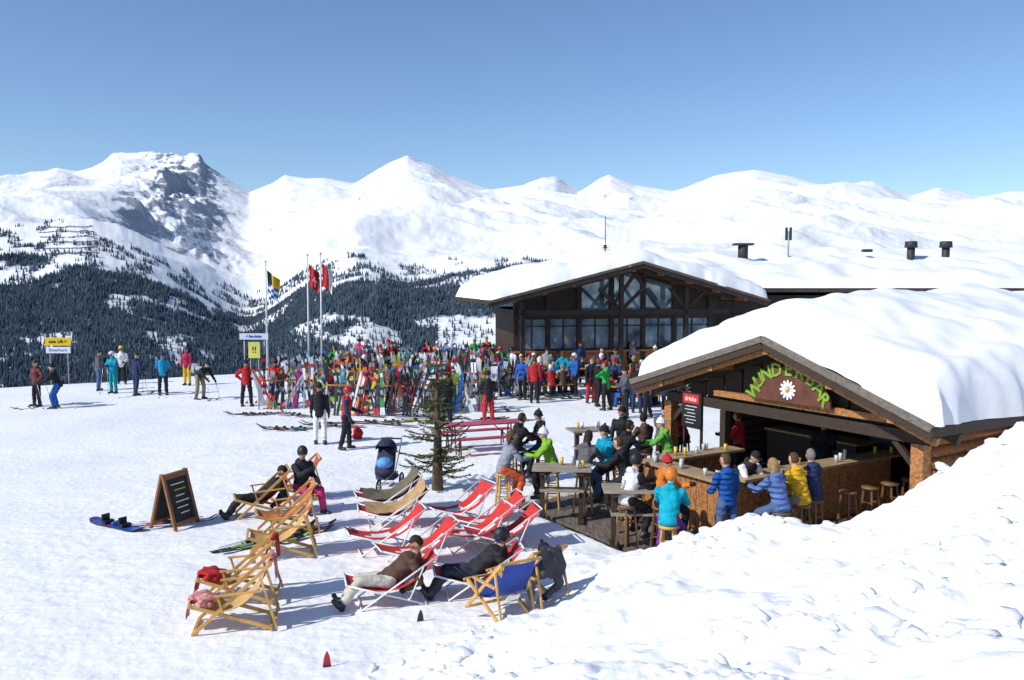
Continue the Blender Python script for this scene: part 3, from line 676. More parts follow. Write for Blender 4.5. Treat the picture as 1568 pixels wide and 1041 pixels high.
def helmet(m):
    m.ell((0,-.012,.022),(.104,.128,.128),m.mats[0],None,22,14,lambda p:p.z>.005 or (p.y<.02 and p.z>-.075))
    m.tube([Vector((.1*math.sin(t),-.012+.125*math.cos(t),.038)) for t in np.linspace(-1.3,1.3,11)],.008,m.mats[1],6)
    m.ell((0,.006,.012),(.088,.112,.12),m.mats[1],None,24,24,lambda p:p.y>.03 and -.035<p.z<.032)
def hair(m):
    m.ell((0,-.012,.014),(.083,.099,.115),m.mats[0],None,22,14,lambda p:(p.z>.055) or (p.y<.0 and p.z>-.075) )
    m.ell((0,0,.008),(.081,.101,.115),m.mats[1],None,24,24,lambda p:p.y>.045 and -.018<p.z<.016)
def longhair(m):
    m.ell((0,-.014,.014),(.086,.103,.12),m.mats[0],None,22,14,lambda p:(p.z>.05) or (p.y<.015))
    m.loft([(Vector((0,-.05,.02)),Vector((.08,0,0)),Vector((0,.05,0))),(Vector((0,-.07,-.08)),Vector((.085,0,0)),Vector((0,.045,0))),(Vector((0,-.085,-.17)),Vector((.075,0,0)),Vector((0,.035,0))),(Vector((0,-.085,-.22)),Vector((.04,0,0)),Vector((0,.02,0)))],m.mats[0],12)
def cap_(m):
    m.ell((0,-.008,.02),(.084,.102,.108),m.mats[0],None,20,12,lambda p:p.z>.0)
    m.loft([(Vector((0,.06,.03)),Vector((.07,0,0)),Vector((0,.0,.006))),(Vector((0,.12,.03)),Vector((.062,0,0)),Vector((0,0,.006))),(Vector((0,.16,.018)),Vector((.035,0,0)),Vector((0,0,.005)))],m.mats[0],10)
hg('beanie',beanie);hg('knit_cap',beanie2);hg('helmet',helmet);hg('short_hair',hair);hg('long_hair',longhair);hg('cap',cap_)
HAIRC=[(.03,.018,.01),(.08,.045,.02),(.3,.19,.08),(.015,.012,.01),(.2,.18,.16)]
def ski_geo(mb,Mx,Ln,c1,c2,bind=True,c3=None):
    ysn=[0,.04,.18*Ln,.42*Ln,.60*Ln,Ln-.30,Ln-.16,Ln-.06,Ln]; w=[.030,.044,.039,.035,.038,.047,.048,.032,.008]; z=[.02,.004,0,.004,0,.004,.03,.08,.105]; vs=[]
    for y,a,h in zip(ysn,w,z): vs+=[(-a,y,h),(a,y,h),(a,y,h+.018),(-a,y,h+.018)]
    k0=len(mb.v); n=len(ysn)
    for i in range(n-1):
        a=i*4; c=c2 if i in(1,5) else c1
        mb.add(vs[a:a+8],[(3,2,6,7)],c); mb.add(vs[a:a+8],[(0,4,5,1)],c3 or BLACKP); mb.add(vs[a:a+8],[(1,5,6,2),(0,3,7,4)],BLACKP)
    mb.add(vs[:4],[(0,1,2,3)],BLACKP)
    if bind: mb.box((0,Ln*.42,.045),(.06,.09,.05),BLACKP); mb.box((0,Ln*.42+.26,.045),(.06,.08,.05),BLACKP); mb.box((0,Ln*.42+.13,.026),(.05,.2,.012),METAL)
    mb.xf(Mx,k0)
def board_geo(mb,Mx,Ln,c1,c2):
    k0=len(mb.v); ysn=[0,.03,.12,.3,Ln/2,Ln-.3,Ln-.12,Ln-.03,Ln]; w=[.04,.09,.135,.14,.125,.14,.135,.09,.04]; z=[.06,.05,.02,0,0,0,.02,.05,.06]; vs=[]
    for y,a,h in zip(ysn,w,z): vs+=[(-a,y,h),(a,y,h),(a,y,h+.015),(-a,y,h+.015)]
    for i in range(8):
        a=i*4; mb.add(vs[a:a+8],[(3,2,6,7)],c1 if i in(0,1,3,6) else c2); mb.add(vs[a:a+8],[(0,4,5,1)],c1); mb.add(vs[a:a+8],[(1,5,6,2),(0,3,7,4)],BLACKP)
    for f in(.32,.66): mb.box((0,Ln*f,.05),(.2,.1,.06),BLACKP); mb.box((0,Ln*f-.07,.12),(.16,.03,.14),BLACKP)
    mb.xf(Mx,k0)
SKC=[paint(c,.3) for c in((.48,.02,.03),(.68,.69,.7),(.02,.02,.025),(.02,.10,.38),(.22,.45,.06),(.66,.46,.03),(.6,.18,.03),(.03,.26,.36),(.45,.05,.18),(.55,.56,.58),(.025,.025,.03),(.2,.21,.23),(.05,.26,.08),(.72,.72,.74))]
SKW=[10,10,14,6,5,4,4,3,2,9,13,8,2,10]
def person(tn,pos,yaw,jk,pt,hgname='helmet',hcol=BLK,skis=False,poles=False,gl=BLK,sl=None,sc=1.,puff=False,barehands=False,skin=None,name='person'):
    t=TP[tn]; sk=skin or random.choice(SK)
    Mx=T(pos,R(yaw),sc)
    mats={0:cloth(jk,puff),1:cloth(pt),3:sk,4:(sk if barehands else cloth(gl)),7:cloth(sl or jk,puff)}
    o=inst(name,t['me'],Mx,None,mats)
    hm=Matrix.Translation(t['head'])@t['HR'].to_4x4()
    lens=random.choice([BLACKP,paint((.25,.08,.02),.15),paint((.02,.06,.2),.15)])
    inst(hgname,HG[hgname],hm,o,{0:(paint(hcol,.3) if hgname=='helmet' else cloth(hcol)),1:lens})
    if skis:
        mb=MB(); c1,c2=random.sample(SKC,2)
        for f,d in t['feet']: ski_geo(mb,Matrix.Translation((f.x,f.y-.75,f.z-.03)),1.65,c1,c2)
        mb.obj('skis',o)
    if poles:
        mb=MB()
        for (h,d),sx in zip(t['hands'],(-1,1)):
            q=Vector((h.x+sx*.12,h.y-.25 if tn=='ski' else h.y+.1,0)); mb.cyl(q,h+(h-q).normalized()*.1,.008,.009,METAL,6); mb.cyl(q+(h-q).normalized()*.06,q+(h-q).normalized()*.07,.045,.045,BLACKP,8)
            mb.cyl(h-(h-q).normalized()*.04,h+(h-q).normalized()*.12,.016,.016,BLACKP,6)
        mb.obj('ski_poles',o)
    return o
def at(u,v,z=None):
    z0=0. if z is None else z
    p=unp(u,v,z0)
    if z is None:
        for _ in range(3): p=unp(u,v,gz(p.x,p.y))
    return p
def byhead(tn,u,v,yaw,zb):
    h=TP[tn]['head']; p=unp(u,v,zb+h.z); off=Matrix.Rotation(R(yaw),3,'Z')@Vector((h.x,h.y,0)); return Vector((p.x-off.x,p.y-off.y,zb))
def P(tn,u,v,yaw,jk,pt,*a,**k): return person(tn,at(u,v),yaw,jk,pt,*a,**k)
P('hips',57,622,150,(.13,.035,.035),BLK,'beanie',BRN,skis=True)
P('ski',90,625,95,BLK,BLUE,'beanie',BLK,skis=True,poles=True)
P('stand',152,598,-60,GRY,JEAN,'knit_cap',NAVY)
P('talk',174,602,160,TURQ,(.0,.25,.28),'helmet',WHT,poles=True)
P('stand2',187,588,-160,WHT,BLK,'helmet',YEL)
P('stand2',209,605,-30,NAVY,NAVY,'cap',BLK,skis=True,poles=True)
P('talk',250,605,20,(.01,.24,.42),BLK,'beanie',NAVY,skis=True)
P('stand',287,590,170,(.35,.02,.08),YEL,'beanie',GRY)
P('bend',306,611,-120,BLK,KHA,'cap',BLK,skis=True,poles=True)
P('hips',378,622,5,RED,BLK,'beanie',BLK,skis=True)
P('stand2',421,620,-20,RED,BLUE,'helmet',BLK,skis=True,poles=True)
P('stand',490,680,8,BLK,WHT,'beanie',BLK)
P('stand2',531,688,-90,RED,BLK,'helmet',RED,sl=NAVY)
P('talk',748,650,20,BLK,RED,'beanie',BLK)
P('stand',818,617,-10,RED,BLK,'beanie',BRN)
P('reach',928,628,60,GRN,BLK,'short_hair',BRN)
P('talk',958,640,100,GRY,BLK,'beanie',BLK)
P('stand',683,650,30,BLK,BLK,'knit_cap',BLK)
P('stand2',800,612,150,BLUE,BLK,'short_hair',BRN)
P('talk',1000,618,-100,RED,BLK,'long_hair',HAIRC[2])
P('stand',905,617,-150,BLK,RED,'short_hair',BRN)
P('stand2',915,622,-60,BLK,BLK,'short_hair',BRN)
P('talk',940,618,170,NAVY,GRY,'beanie',RED)
P('stand',880,606,120,BLUE,BLK,'helmet',WHT); P('talk',975,632,-20,BLK,NAVY,'short_hair',BRN); P('stand2',990,640,80,ORG,BLK,'beanie',BLK); P('hips',862,600,-40,TURQ,BLK,'long_hair',HAIRC[1])
# ---------------------------------------------------------------- stools / high tables
def stool_mesh():
    m=MB(); m.cyl((0,0,.76),(0,0,.8),.17,.17,WOOD_Y,14)
    for k in range(4):
        t=k*math.pi/2+.785; m.beam((.12*math.cos(t),.12*math.sin(t),.76),(.2*math.cos(t),.2*math.sin(t),0),.035,.035,WOOD_Y)
        t2=t+math.pi/2
        for z,r in((.28,.171),(.5,.148)): m.beam((r*math.cos(t),r*math.sin(t),z),(r*math.cos(t2),r*math.sin(t2),z),.022,.022,WOOD_Y)
    return m.mesh('bar_stool')
STL=stool_mesh()
STD={0:M('dark_stool_wood',(.16,.085,.04),rough=.5)}
def sit_stool(u,v,yaw,zb=ZD,tn='stool',st=STD,**k):
    pos=byhead(tn,u,v,yaw,zb); inst('bar_stool',STL,T(pos,R(yaw)),None,st)
    return person(tn,pos,yaw,name='seated_person',**k)
sit_stool(1183,712,31,jk=(.10,.18,.42),pt=JEAN,hgname='long_hair',hcol=HAIRC[2],puff=True)
sit_stool(1215,703,31,jk=(.66,.38,.02),pt=KHA,hgname='short_hair',hcol=HAIRC[1],puff=True)
sit_stool(1241,697,38,tn='stool2',jk=NAVY,pt=BLK,hgname='short_hair',hcol=HAIRC[4],puff=True)
person('stand2',H(5.62,-2.45,ZD),25,(.01,.08,.32),JEAN,'short_hair',HAIRC[1],puff=True,barehands=True)
sit_stool(1028,728,-20,jk=(0,.33,.44),pt=PUR,hgname='helmet',hcol=ORG,st=None)
sit_stool(1022,708,-120,tn='stool2',jk=ORG,pt=BLK,hgname='beanie',hcol=RED)
person('bend',H(4.62,-1.2,ZD+.05),-150,(.02,.02,.022),BLK,'cap',BLK,sl=WHT,name='bartender')
sit_stool(785,667,-75,jk=(.25,.27,.32),pt=(.6,.10,.03),hgname='long_hair',hcol=HAIRC[1],st=None)
sit_stool(832,664,85,jk=LIME,pt=BLK,hgname='beanie',hcol=WHT,st=None)
sit_stool(800,640,-60,jk=BLK,pt=BLK,hgname='short_hair',hcol=HAIRC[0],zb=-.05)
sit_stool(824,636,100,tn='stool2',jk=BLK,pt=NAVY,hgname='beanie',hcol=BLK,zb=-.05)
sit_stool(902,668,-40,jk=GRY,pt=JEAN,hgname='long_hair',hcol=HAIRC[0],st=None)
sit_stool(925,660,120,tn='stool2',jk=TURQ,pt=BLK,hgname='beanie',hcol=BLK)
sit_stool(946,678,60,jk=BLK,pt=BLK,hgname='short_hair',hcol=HAIRC[1],st=None)
sit_stool(975,705,-60,jk=(.6,.6,.6),pt=BLK,hgname='helmet',hcol=BLK,sl=BLK)
sit_stool(1012,648,70,jk=(.13,.38,.06),pt=KHA,hgname='beanie',hcol=WHT)
sit_stool(1036,628,100,jk=RED,pt=BLK,hgname='long_hair',hcol=HAIRC[0])
sit_stool(965,652,-70,jk=BLK,pt=BLK,hgname='short_hair',hcol=HAIRC[3])
sit_stool(985,640,30,tn='stool2',jk=BRN,pt=BLK,hgname='short_hair',hcol=HAIRC[3])
sit_stool(1018,628,-30,jk=GRY,pt=BLK,hgname='cap',hcol=BLK)
sit_stool(952,630,150,tn='stool2',jk=BLK,pt=BLK,hgname='knit_cap',hcol=BLK)
for b in(.35,1.0,1.6,2.25,2.9): inst('bar_stool',STL,T(H(5.95,b,ZD),HR),None,STD)
for (a,b) in((3.5,-2.75),(4.35,-2.7)): inst('bar_stool',STL,T(H(a,b,ZD),HR),None)
person('talk',H(3.9,2.2,ZD),150,BLK,BLK,'short_hair',HAIRC[1],name='bartender')
person('talk',H(2.2,1.4,ZD),60,RED,BLK,'short_hair',HAIRC[1])
def high_table(p,yaw,L_=1.15,w=.6):
    m=MB()
    for k in range(4): m.box((0,(k-1.5)*w/4,1.06+.003*(k%2)),(L_,w/4-.008,.045),WD_TB)
    for k in(-1,1):
        m.box((k*L_*.33,0,.53),(.09,.12,1.0),WD_DK); m.box((k*L_*.33,0,.03),(.12,w,.06),WD_DK); m.box((k*L_*.33,0,1.0),(.1,w*.9,.07),WD_DK)
    m.box((0,0,.62),(L_*.75,.3,.04),WD_TB)
    for q in range(4):
        pp=Vector((random.uniform(-.5,.5)*L_*.85,random.uniform(-.35,.35)*w,1.09)); m.tube([pp,pp+Vector((0,0,.15))],[.03,.036],random.choice([GLS,GLC,WHP]),8)
    m.obj('high_table',None,T(p,yaw))
high_table(at(860,797,ZD),HR+.95); high_table(at(972,838,ZD),HR+1.0); high_table(at(905,722,ZD),HR+1.3)
# ---------------------------------------------------------------- beer tables and crowd
TBO=M('beer_table_orange',(.5,.22,.06),rough=.45,scale=5,var=.25); TBR=paint((.42,.04,.06))
def beer_table_mesh(mat):
    m=MB(); m.box((0,0,.76),(2.1,.6,.035),mat)
    for s in(-1,1):
        m.box((0,s*.62,.46),(2.1,.26,.035),mat)
        for e in(-1,1):
            m.beam((e*.8,s*.26,0),(e*.8,s*.1,.74),.03,.03,BLACKP); m.beam((e*.8,s*.72,0),(e*.8,s*.66,.44),.03,.03,BLACKP); m.beam((e*.8,s*.5,0),(e*.8,s*.58,.44),.03,.03,BLACKP)
        m.beam((s*.8,-.1,.3),(s*.3,0,.74),.025,.025,BLACKP)
    return m.mesh('beer_table')
BT=beer_table_mesh(TBO); BT2=beer_table_mesh(TBR)
CJ=[RED,BLK,BLUE,NAVY,ORG,TURQ,GRY,WHT,GRN,BLK,YEL,PNK,RED,BLK,CYB,PUR,NAVY,BLK,ORG,(.3,.31,.33),(.4,.06,.02),BLK,BRN,NAVY,GRY,BRN]
def crowd_table(x,y,yaw,n=6):
    z=gz(x,y); Mx=T((x,y,z),yaw); o=inst('beer_table',BT,Mx)
    g_=MB()
    for k in range(7):
        pp=Vector((random.uniform(-.95,.95),random.uniform(-.22,.22),.778)); g_.tube([pp,pp+Vector((0,0,.17))],[.032,.04],random.choice([GLS,GLC,WHP,SKC[0]]),7)
    g_.obj('drinks',o)
    slots=[(a,s) for a in(-.75,-.25,.25,.75) for s in(-1,1)]; random.shuffle(slots)
    for a,s in slots[:n]:
        pos=Mx@Vector((a+random.uniform(-.05,.05),s*.64,0)); yw=math.degrees(yaw)+(0 if s<0 else 180)+random.uniform(-15,15)
        person(random.choice(['bench','bench2']),pos,yw,random.choice(CJ),random.choice([BLK,BLK,NAVY,GRY,KHA,BLUE]),random.choice(['beanie','short_hair','long_hair','helmet','knit_cap','short_hair','cap']),random.choice(HAIRC+[RED,WHT,BLK]),name='seated_person',barehands=True,sc=random.uniform(.92,1.05))
random.seed(4)
for (x,y) in((-6.6,44.5),(-4.0,45.5),(-1.5,45.2),(1.0,45.5),(-6.3,41.5),(-3.6,42.2),(-1.0,41.4),(1.5,41.2),(-4.6,38.6),(-1.9,38.),(.7,37.9),(1.7,34.6),(3.6,37.8),(4.7,34.6),(4.6,31.6),(7.3,35.6),(7.4,32.2),(9.9,37.4),(9.9,34),(10.3,31)):
    crowd_table(x+random.uniform(-.2,.2),y+random.uniform(-.3,.3),random.uniform(-.3,.5),random.choice([5,6,7,8]))
for k in range(36):
    x=random.uniform(-8,10); y=random.uniform(33.5,46.5)
    person(random.choice(['stand','talk','stand2','walk','hips']),(x,y,gz(x,y)),random.uniform(0,360),random.choice(CJ),random.choice([BLK,NAVY,GRY,RED,BLUE,BLK]),random.choice(['beanie','short_hair','long_hair','helmet']),random.choice(HAIRC+[RED,WHT]),sc=random.uniform(.92,1.05))
inst('beer_table',BT2,T(at(738,690),.35))
# ---------------------------------------------------------------- ski racks
def rack(x,y,yaw,L_=4.,npair=26):
    m=MB(); z=gz(x,y)
    for e in(-1,0,1):
        for s in(-1,1): m.beam((e*L_/2,s*.35,0),(e*L_/2,0,1.0),.05,.05,GALV)
    m.beam((-L_/2,0,1.0),(L_/2,0,1.0),.06,.06,WD_OR)
    for k in range(npair):
        a=random.uniform(-L_/2,L_/2); s=random.choice((-1,-1,1)); Ln=random.uniform(1.4,1.85); c1,c2,c3=random.choices(SKC,SKW,k=3)
        tilt=random.uniform(12,26); roll=random.gauss(0,15)
        if random.random()<.07:
            Mx=Matrix.Translation((a,s*.45,0))@Matrix.Rotation(R(roll*.5),4,'Y')@Matrix.Rotation((math.pi if s>0 else 0),4,'Z')@Matrix.Rotation(R(90-tilt),4,'X'); board_geo(m,Mx,1.45,c1,c2); continue
        back=random.random()<.4
        for j in(0,1):
            Mx=Matrix.Translation((a+j*.10,s*.45,0))@Matrix.Rotation(R(roll+j*random.uniform(-9,9)),4,'Y')@Matrix.Rotation((math.pi if s>0 else 0),4,'Z')@Matrix.Rotation(R(90-tilt),4,'X')
            if back: Mx=Mx@Matrix.Rotation(math.pi,4,'Y')
            ski_geo(m,Mx,Ln,c1,c2,True,c3)
        if random.random()<.8:
            for j in(0,1): m.cyl((a+.2+j*.05,s*.5,0),(a+.2+random.uniform(-.2,.2),s*.08,1.18),.010,.010,random.choice([METAL,BLACKP,BLACKP,SKC[0]]),5)
    m.obj('ski_rack',None,T((x,y,z),yaw))
random.seed(8)
for (u,v,yw,L_) in((470,622,.25,3.4),(520,604,.35,3.8),(578,634,-.1,3.6),(612,606,.2,3.6),(645,600,.3,3.4),(698,608,-.15,3.4),(735,606,.3,3.0),(565,597,.25,3.8),(505,594,-.15,3.2),(452,600,.4,2.8),(640,626,.3,2.8),(700,628,.1,2.2),(600,588,.1,3.2),(765,598,.2,2.4),(530,622,.1,3.0),(655,586,.1,3.2),(545,584,.2,3.2),(715,590,.1,3.)):
    p=at(u,v); rack(p.x,p.y,yw,L_,int(L_*6.2))
random.seed(3)
def lying(name,u,v,yaw,kind='ski',n=2,c=None):
    m=MB(); p=at(u,v)
    for j in range(n):
        c1,c2=c or random.sample(SKC,2)
        Mx=Matrix.Translation((j*.13,j*.1,.01+.02*j))@Matrix.Rotation(random.uniform(-.12,.12),4,'Z')@Matrix.Rotation(random.uniform(-.02,.05),4,'X')
        (ski_geo if kind=='ski' else board_geo)(m,Mx,1.65 if kind=='ski' else 1.5,c1,c2)
    if kind=='ski':
        m.cyl((-.2,.2,.02),(-.3,1.35,.03),.009,.009,METAL,5)
    m.obj(name,None,T(p,R(yaw)))
for(u,v,yw) in((445,632,120),(470,660,80),(560,655,80),(610,648,100),(590,640,60),(720,632,110),(700,628,80),(850,612,95),(890,608,80),(640,655,70),(830,605,120),(760,612,60),(540,650,100),(420,635,100),(500,655,110),(670,640,95),(600,632,70),(780,640,120),(480,640,60),(660,628,100),(640,645,110),(720,642,75),(575,648,95)): lying('skis_on_snow',u,v,yw)
lying('snowboard',735,632,-70,'board',1,(SKC[4],SKC[1])); lying('snowboard',855,611,-80,'board',1,(SKC[7],SKC[2])); lying('snowboard',615,645,-80,'board',1,(SKC[5],SKC[4]))
lying('snowboard',142,798,-125,'board',1,(paint((.14,.05,.25)),SKC[3])); lying('skis_on_snow',192,806,-78,'ski',2,(SKC[0],SKC[9])); lying('skis_on_snow',322,848,-50,'ski',2,(SKC[4],SKC[2])); lying('skis_on_snow',350,842,-45,'ski',2,(SKC[2],SKC[11])); lying('skis_on_snow',370,835,-55,'ski',2,(SKC[2],SKC[1]))
def pile(name,u,v,col,r=(.3,.22,.16),z=0.,seed=0):
    m=MB(); m.ell((0,0,r[2]*.6),r,cloth(col),None,26,16)
    for i,p in enumerate(m.v):
        p=Vector(p); q=p*(1/max(r)); f=1+.35*noise.noise(q*1.6+Vector((seed,0,0)))+.12*noise.noise(q*4+Vector((seed,3,0))); m.v[i]=(p.x*f,p.y*f,max(0,p.z*f))
    q=at(u,v); q.z+=z; m.obj(name,None,T(q,seed))
pile('gloves',182,806,BLUE,(.15,.09,.05),0.05,1); pile('backpack',548,672,RED,(.17,.15,.2),0,2)
# ---------------------------------------------------------------- deck chairs
def curve(p0,p1,p2,p3,n=12): return [tuple((1-t)**3*a+3*(1-t)**2*t*b+3*(1-t)*t*t*c+t**3*d for a,b,c,d in zip(p0,p1,p2,p3)) for t in[i/n for i in range(n+1)]]
def sling(m,pts,w,mat,mat2=None):
    k=len(pts); vs=[]
    ss=[-1,-.5,-.22,.12,.55,1] if mat2 else [-1,-.5,0,.5,1]
    for (y,z) in pts:
        for s in ss: vs.append((s*w/2,y,z-.018*(1-s*s)))
    c=len(ss)
    for i in range(k-1):
        for j in range(c-1):
            mt=mat
            if mat2 and ((j==2 and 2<=i<=9) or (j==1 and i in(3,4)) or (j==3 and i in(6,7,8))): mt=mat2
            m.add([vs[i*c+j],vs[i*c+j+1],vs[(i+1)*c+j+1],vs[(i+1)*c+j]],[(0,1,2,3)],mt,True)
def red_chair():
    m=MB(); w=.56; RC=M('red_canvas',(.52,.03,.025),rough=.7,var=.15); 
    sling(m,curve((-.66,.70),(-.3,.22),(0,.16),(.60,.38)),w-.04,RC,M('white_print',(.7,.7,.7),rough=.7,var=.05))
    for s in(-1,1):
        x=s*w/2; m.cyl((x,-.68,.72),(x,.42,.02),.014,.014,METAL_W,8); m.cyl((x*.93,-.5,.02),(x*.93,.62,.39),.014,.014,METAL_W,8); m.cyl((x*1.05,-.46,.57),(x*1.05,-.25,.11),.011,.011,METAL_W,6)
    for y,z in((-.68,.72),(.42,.02),(-.5,.02),(.62,.39),(-.25,.11)): m.cyl((-w/2,y,z),(w/2,y,z),.014,.014,METAL_W,8)
    return m.mesh('red_deck_chair')
def towel_on(m,mat,pts,w,off=.02,dy=0,wob=.02):
    vs=[];k=len(pts)
    for i,(y,z) in enumerate(pts):
        for s in(-1,-.66,-.33,0,.33,.66,1): vs.append((s*w/2*(1+.25*noise.noise(Vector((z*5,s,9))))+wob*noise.noise(Vector((y*8,s*3,1))),y+dy+wob*1.5*noise.noise(Vector((z*6,s*4,2))),z+off+wob*noise.noise(Vector((y*6,s*4,5)))-(.10*abs(noise.noise(Vector((s*3,4,1)))) if i==k-1 else 0)))
    m.add(vs,[(i*7+j,i*7+j+1,(i+1)*7+j+1,(i+1)*7+j) for i in range(k-1) for j in range(6)],mat,True)
def wood_chair(mat,nm,towel=None,emblem=None,jacket=None):
    m=MB(); w=.56
    cv_=curve((-.5,.88),(-.25,.28),(.05,.18),(.48,.38))
    sling(m,cv_,w-.1,mat)
    if towel:
        k0=len(m.v); m.ell((0,.36,.40),(.24,.17,.09),towel,None,26,14)
        for i in range(k0,len(m.v)):
            p=Vector(m.v[i])-Vector((0,.36,.40)); f=1+.5*noise.noise(p*9)+.2*noise.noise(p*20); m.v[i]=(p.x*f,.36+p.y*f,.40+p.z*f)
        towel_on(m,towel,[(.40,.42),(.52,.44),(.56,.36),(.57,.24),(.58,.16)],.36,.02)
        towel_on(m,towel,[(-.38,.62),(-.5,.93),(-.55,.90),(-.57,.74),(-.57,.60)],.34,.02)
    if jacket: towel_on(m,jacket,[(-.30,.48),(-.40,.68),(-.5,.92),(-.56,.9),(-.60,.78),(-.61,.66),(-.6,.54)],.36,.03,0,.06)
    if emblem: m.box((0,-.30,.36),(.2,.012,.10),emblem,Matrix.Rotation(R(35),3,'X'))
    for s in(-1,1):
        x=s*w/2; m.beam((x,-.51,.9),(x,.48,.03),.028,.045,WOOD_Y); m.beam((x*.88,-.5,.03),(x*.88,.52,.40),.028,.045,WOOD_Y); m.beam((x*1.1,-.38,.74),(x*1.1,-.58,.04),.022,.032,WOOD_Y)
        m.beam((x*1.1,-.40,.56),(x*1.1,.2,.53),.045,.022,WOOD_Y); m.beam((x*1.1,.16,.52),(x*1.1,.1,.3),.022,.028,WOOD_Y)
    for y,z in((-.51,.9),(.48,.03),(-.5,.03),(.52,.40),(-.56,.14)): m.beam((-w/2-.02,y,z),(w/2+.02,y,z),.035,.028,WOOD_Y)
    return m.mesh(nm)
NATC=M('natural_canvas',(.55,.34,.13),rough=.7); REDT=cloth((.42,.02,.025)); PATT=M('patterned_towel',(.4,.04,.04),rough=.8,var=.3,scale=22,col2=(.6,.3,.26))
BLC=M('blue_canvas',(.02,.06,.32),rough=.7)
RCH=red_chair(); WCH=wood_chair(NATC,'wooden_deck_chair'); WCR=wood_chair(NATC,'wooden_deck_chair_towel',REDT); WCP=wood_chair(NATC,'wooden_deck_chair_towel2',PATT); WCB=wood_chair(BLC,'blue_deck_chair',None,WHP); WCJ=wood_chair(BLC,'blue_deck_chair_jacket',None,None,cloth((.05,.05,.06))); WCD=wood_chair(M('red_canvas3',(.45,.03,.03),rough=.7),'wooden_deck_chair_red'); WCO=wood_chair(M('orange_canvas',(.55,.17,.05),rough=.7),'wooden_deck_chair_orange')
for(u,v,yw) in((702,800,118),(745,818,112),(765,840,110),(588,842,112),(635,866,110),(600,805,105),(722,838,114)): inst('red_deck_chair',RCH,T(at(u,v),R(yw+random.uniform(-6,6))))
inst('red_deck_chair',RCH,T(at(596,922),R(105))); inst('red_deck_chair',RCH,T(at(728,908),R(100)))
for(u,v,yw,me_) in((358,958,102,WCP),(366,918,98,WCR),(430,850,105,WCH),(438,815,108,WCO),(768,944,30,WCB),(806,925,38,WCJ),(402,788,112,WCD)): inst('wooden_deck_chair',me_,T(at(u,v),R(yw)))
inst('wooden_deck_chair',WCD,T(at(452,765),R(112)))
person('recline',at(596,922),105,BRN,(.52,.49,.42),'short_hair',HAIRC[0],name='reclining_person')
person('recline',at(728,908),100,(.02,.02,.025),(.03,.035,.05),'helmet',BLK,name='reclining_person')
person('recline',at(402,788),112,BLK,BLK,'short_hair',HAIRC[0],name='reclining_person')
person('bench2',at(462,782)-Vector((0,0,.02)),-128,(.02,.02,.025),(.5,.03,.13),'helmet',BLK,name='seated_person')
person('recline',at(806,925),38,GRY,(.3,.3,.3),'beanie',BLK,name='reclining_person')
def drape(name,u,v,yaw,mat,seed=0,w=.5):
    m=MB(); pts=curve((-.6,.78),(-.3,.32),(0,.26),(.5,.40)); vs=[]
    for i,(y,z) in enumerate(pts):
        for j in range(9):
            s=-1+j/4; zz=z+.05+.07*noise.noise(Vector((y*5,s*3,seed)))-.16*max(0,abs(s)-.75)*4*.5; vs.append((s*w/2,y,zz))
    m.add(vs,[(i*9+j,i*9+j+1,(i+1)*9+j+1,(i+1)*9+j) for i in range(len(pts)-1) for j in range(8)],mat,True); m.obj(name,None,T(at(u,v),R(yaw)))
drape('blanket',600,805,105,cloth(TAN),1)
inst('red_deck_chair',RCH,T(at(592,782),R(108))); drape('jacket_on_chair',592,782,108,cloth((.14,.12,.08)),7,.5)
# ---------------------------------------------------------------- sandwich board
m=MB(); FRM=M('board_frame_wood',(.25,.11,.04),rough=.5); CHK=M('chalkboard',(.02,.025,.022),rough=.8,var=.4,scale=9)
for s in(-1,1):
    tl=Matrix.Rotation(R(-15)*s,4,'Y'); k0=len(m.v)
    m.box((0,0,-.52),(.02,.52,.86),CHK)
    for e in(-1,1): m.box((0,e*.3,-.5),(.04,.06,1.06),FRM)
    m.box((0,0,-.04),(.042,.54,.09),FRM); m.box((0,0,-.93),(.042,.54,.07),FRM)
    for k in range(6): m.box((s*.013,.03*(k%2),-.2-k*.11),(.006,.34-.06*(k%3),.018),WHP if k!=1 else YLP)
    m.xf(Matrix.Translation((s*.02,0,1.02))@tl,k0)
m.obj('sandwich_board_sign',None,T(at(268,806),R(-20)))
# stroller
m=MB(); SN=cloth((.03,.03,.07)); 
for x,y in((-.27,-.35),(.27,-.35),(0,.45)):
    m.tube([Vector((x,y+.14*math.cos(t),.15+.14*math.sin(t))) for t in np.linspace(0,2*math.pi,17)],.022,BLACKP,6,cap=False); m.cyl((x-.03,y,.15),(x+.03,y,.15),.03,.03,METAL)
    for k in range(4):
        t=k*math.pi/4; m.beam((x,y-.12*math.cos(t),.15-.12*math.sin(t)),(x,y+.12*math.cos(t),.15+.12*math.sin(t)),.008,.008,METAL)
for s in(-1,1):
    m.tube([(s*.27,-.35,.15),(s*.24,0,.42),(s*.24,-.35,.85),(s*.24,-.48,1.05)],.014,METAL,7); m.cyl((s*.24,0,.42),(s*.02,.45,.15),.014,.014,METAL,7)
m.cyl((-.24,-.48,1.05),(.24,-.48,1.05),.018,.018,BLACKP)
m.loft([(Vector((0,.1,.36)),Vector((.2,0,0)),Vector((0,.18,0))),(Vector((0,.0,.45)),Vector((.22,0,0)),Vector((0,.2,0))),(Vector((0,-.08,.62)),Vector((.22,0,0)),Vector((0,.12,0))),(Vector((0,-.18,.9)),Vector((.21,0,0)),Vector((0,.05,0)))],SN,14)
m.ell((0,-.1,.86),(.24,.3,.26),SN,None,18,12,lambda p:p.z>-.02 and not(p.y>.1 and p.z<.12))
m.ell((0,.02,.58),(.19,.2,.14),cloth((.12,.3,.6)),None,14,8)
m.box((0,-.22,.25),(.36,.34,.14),SN); m.obj('baby_stroller',None,T(at(590,748),R(170)))
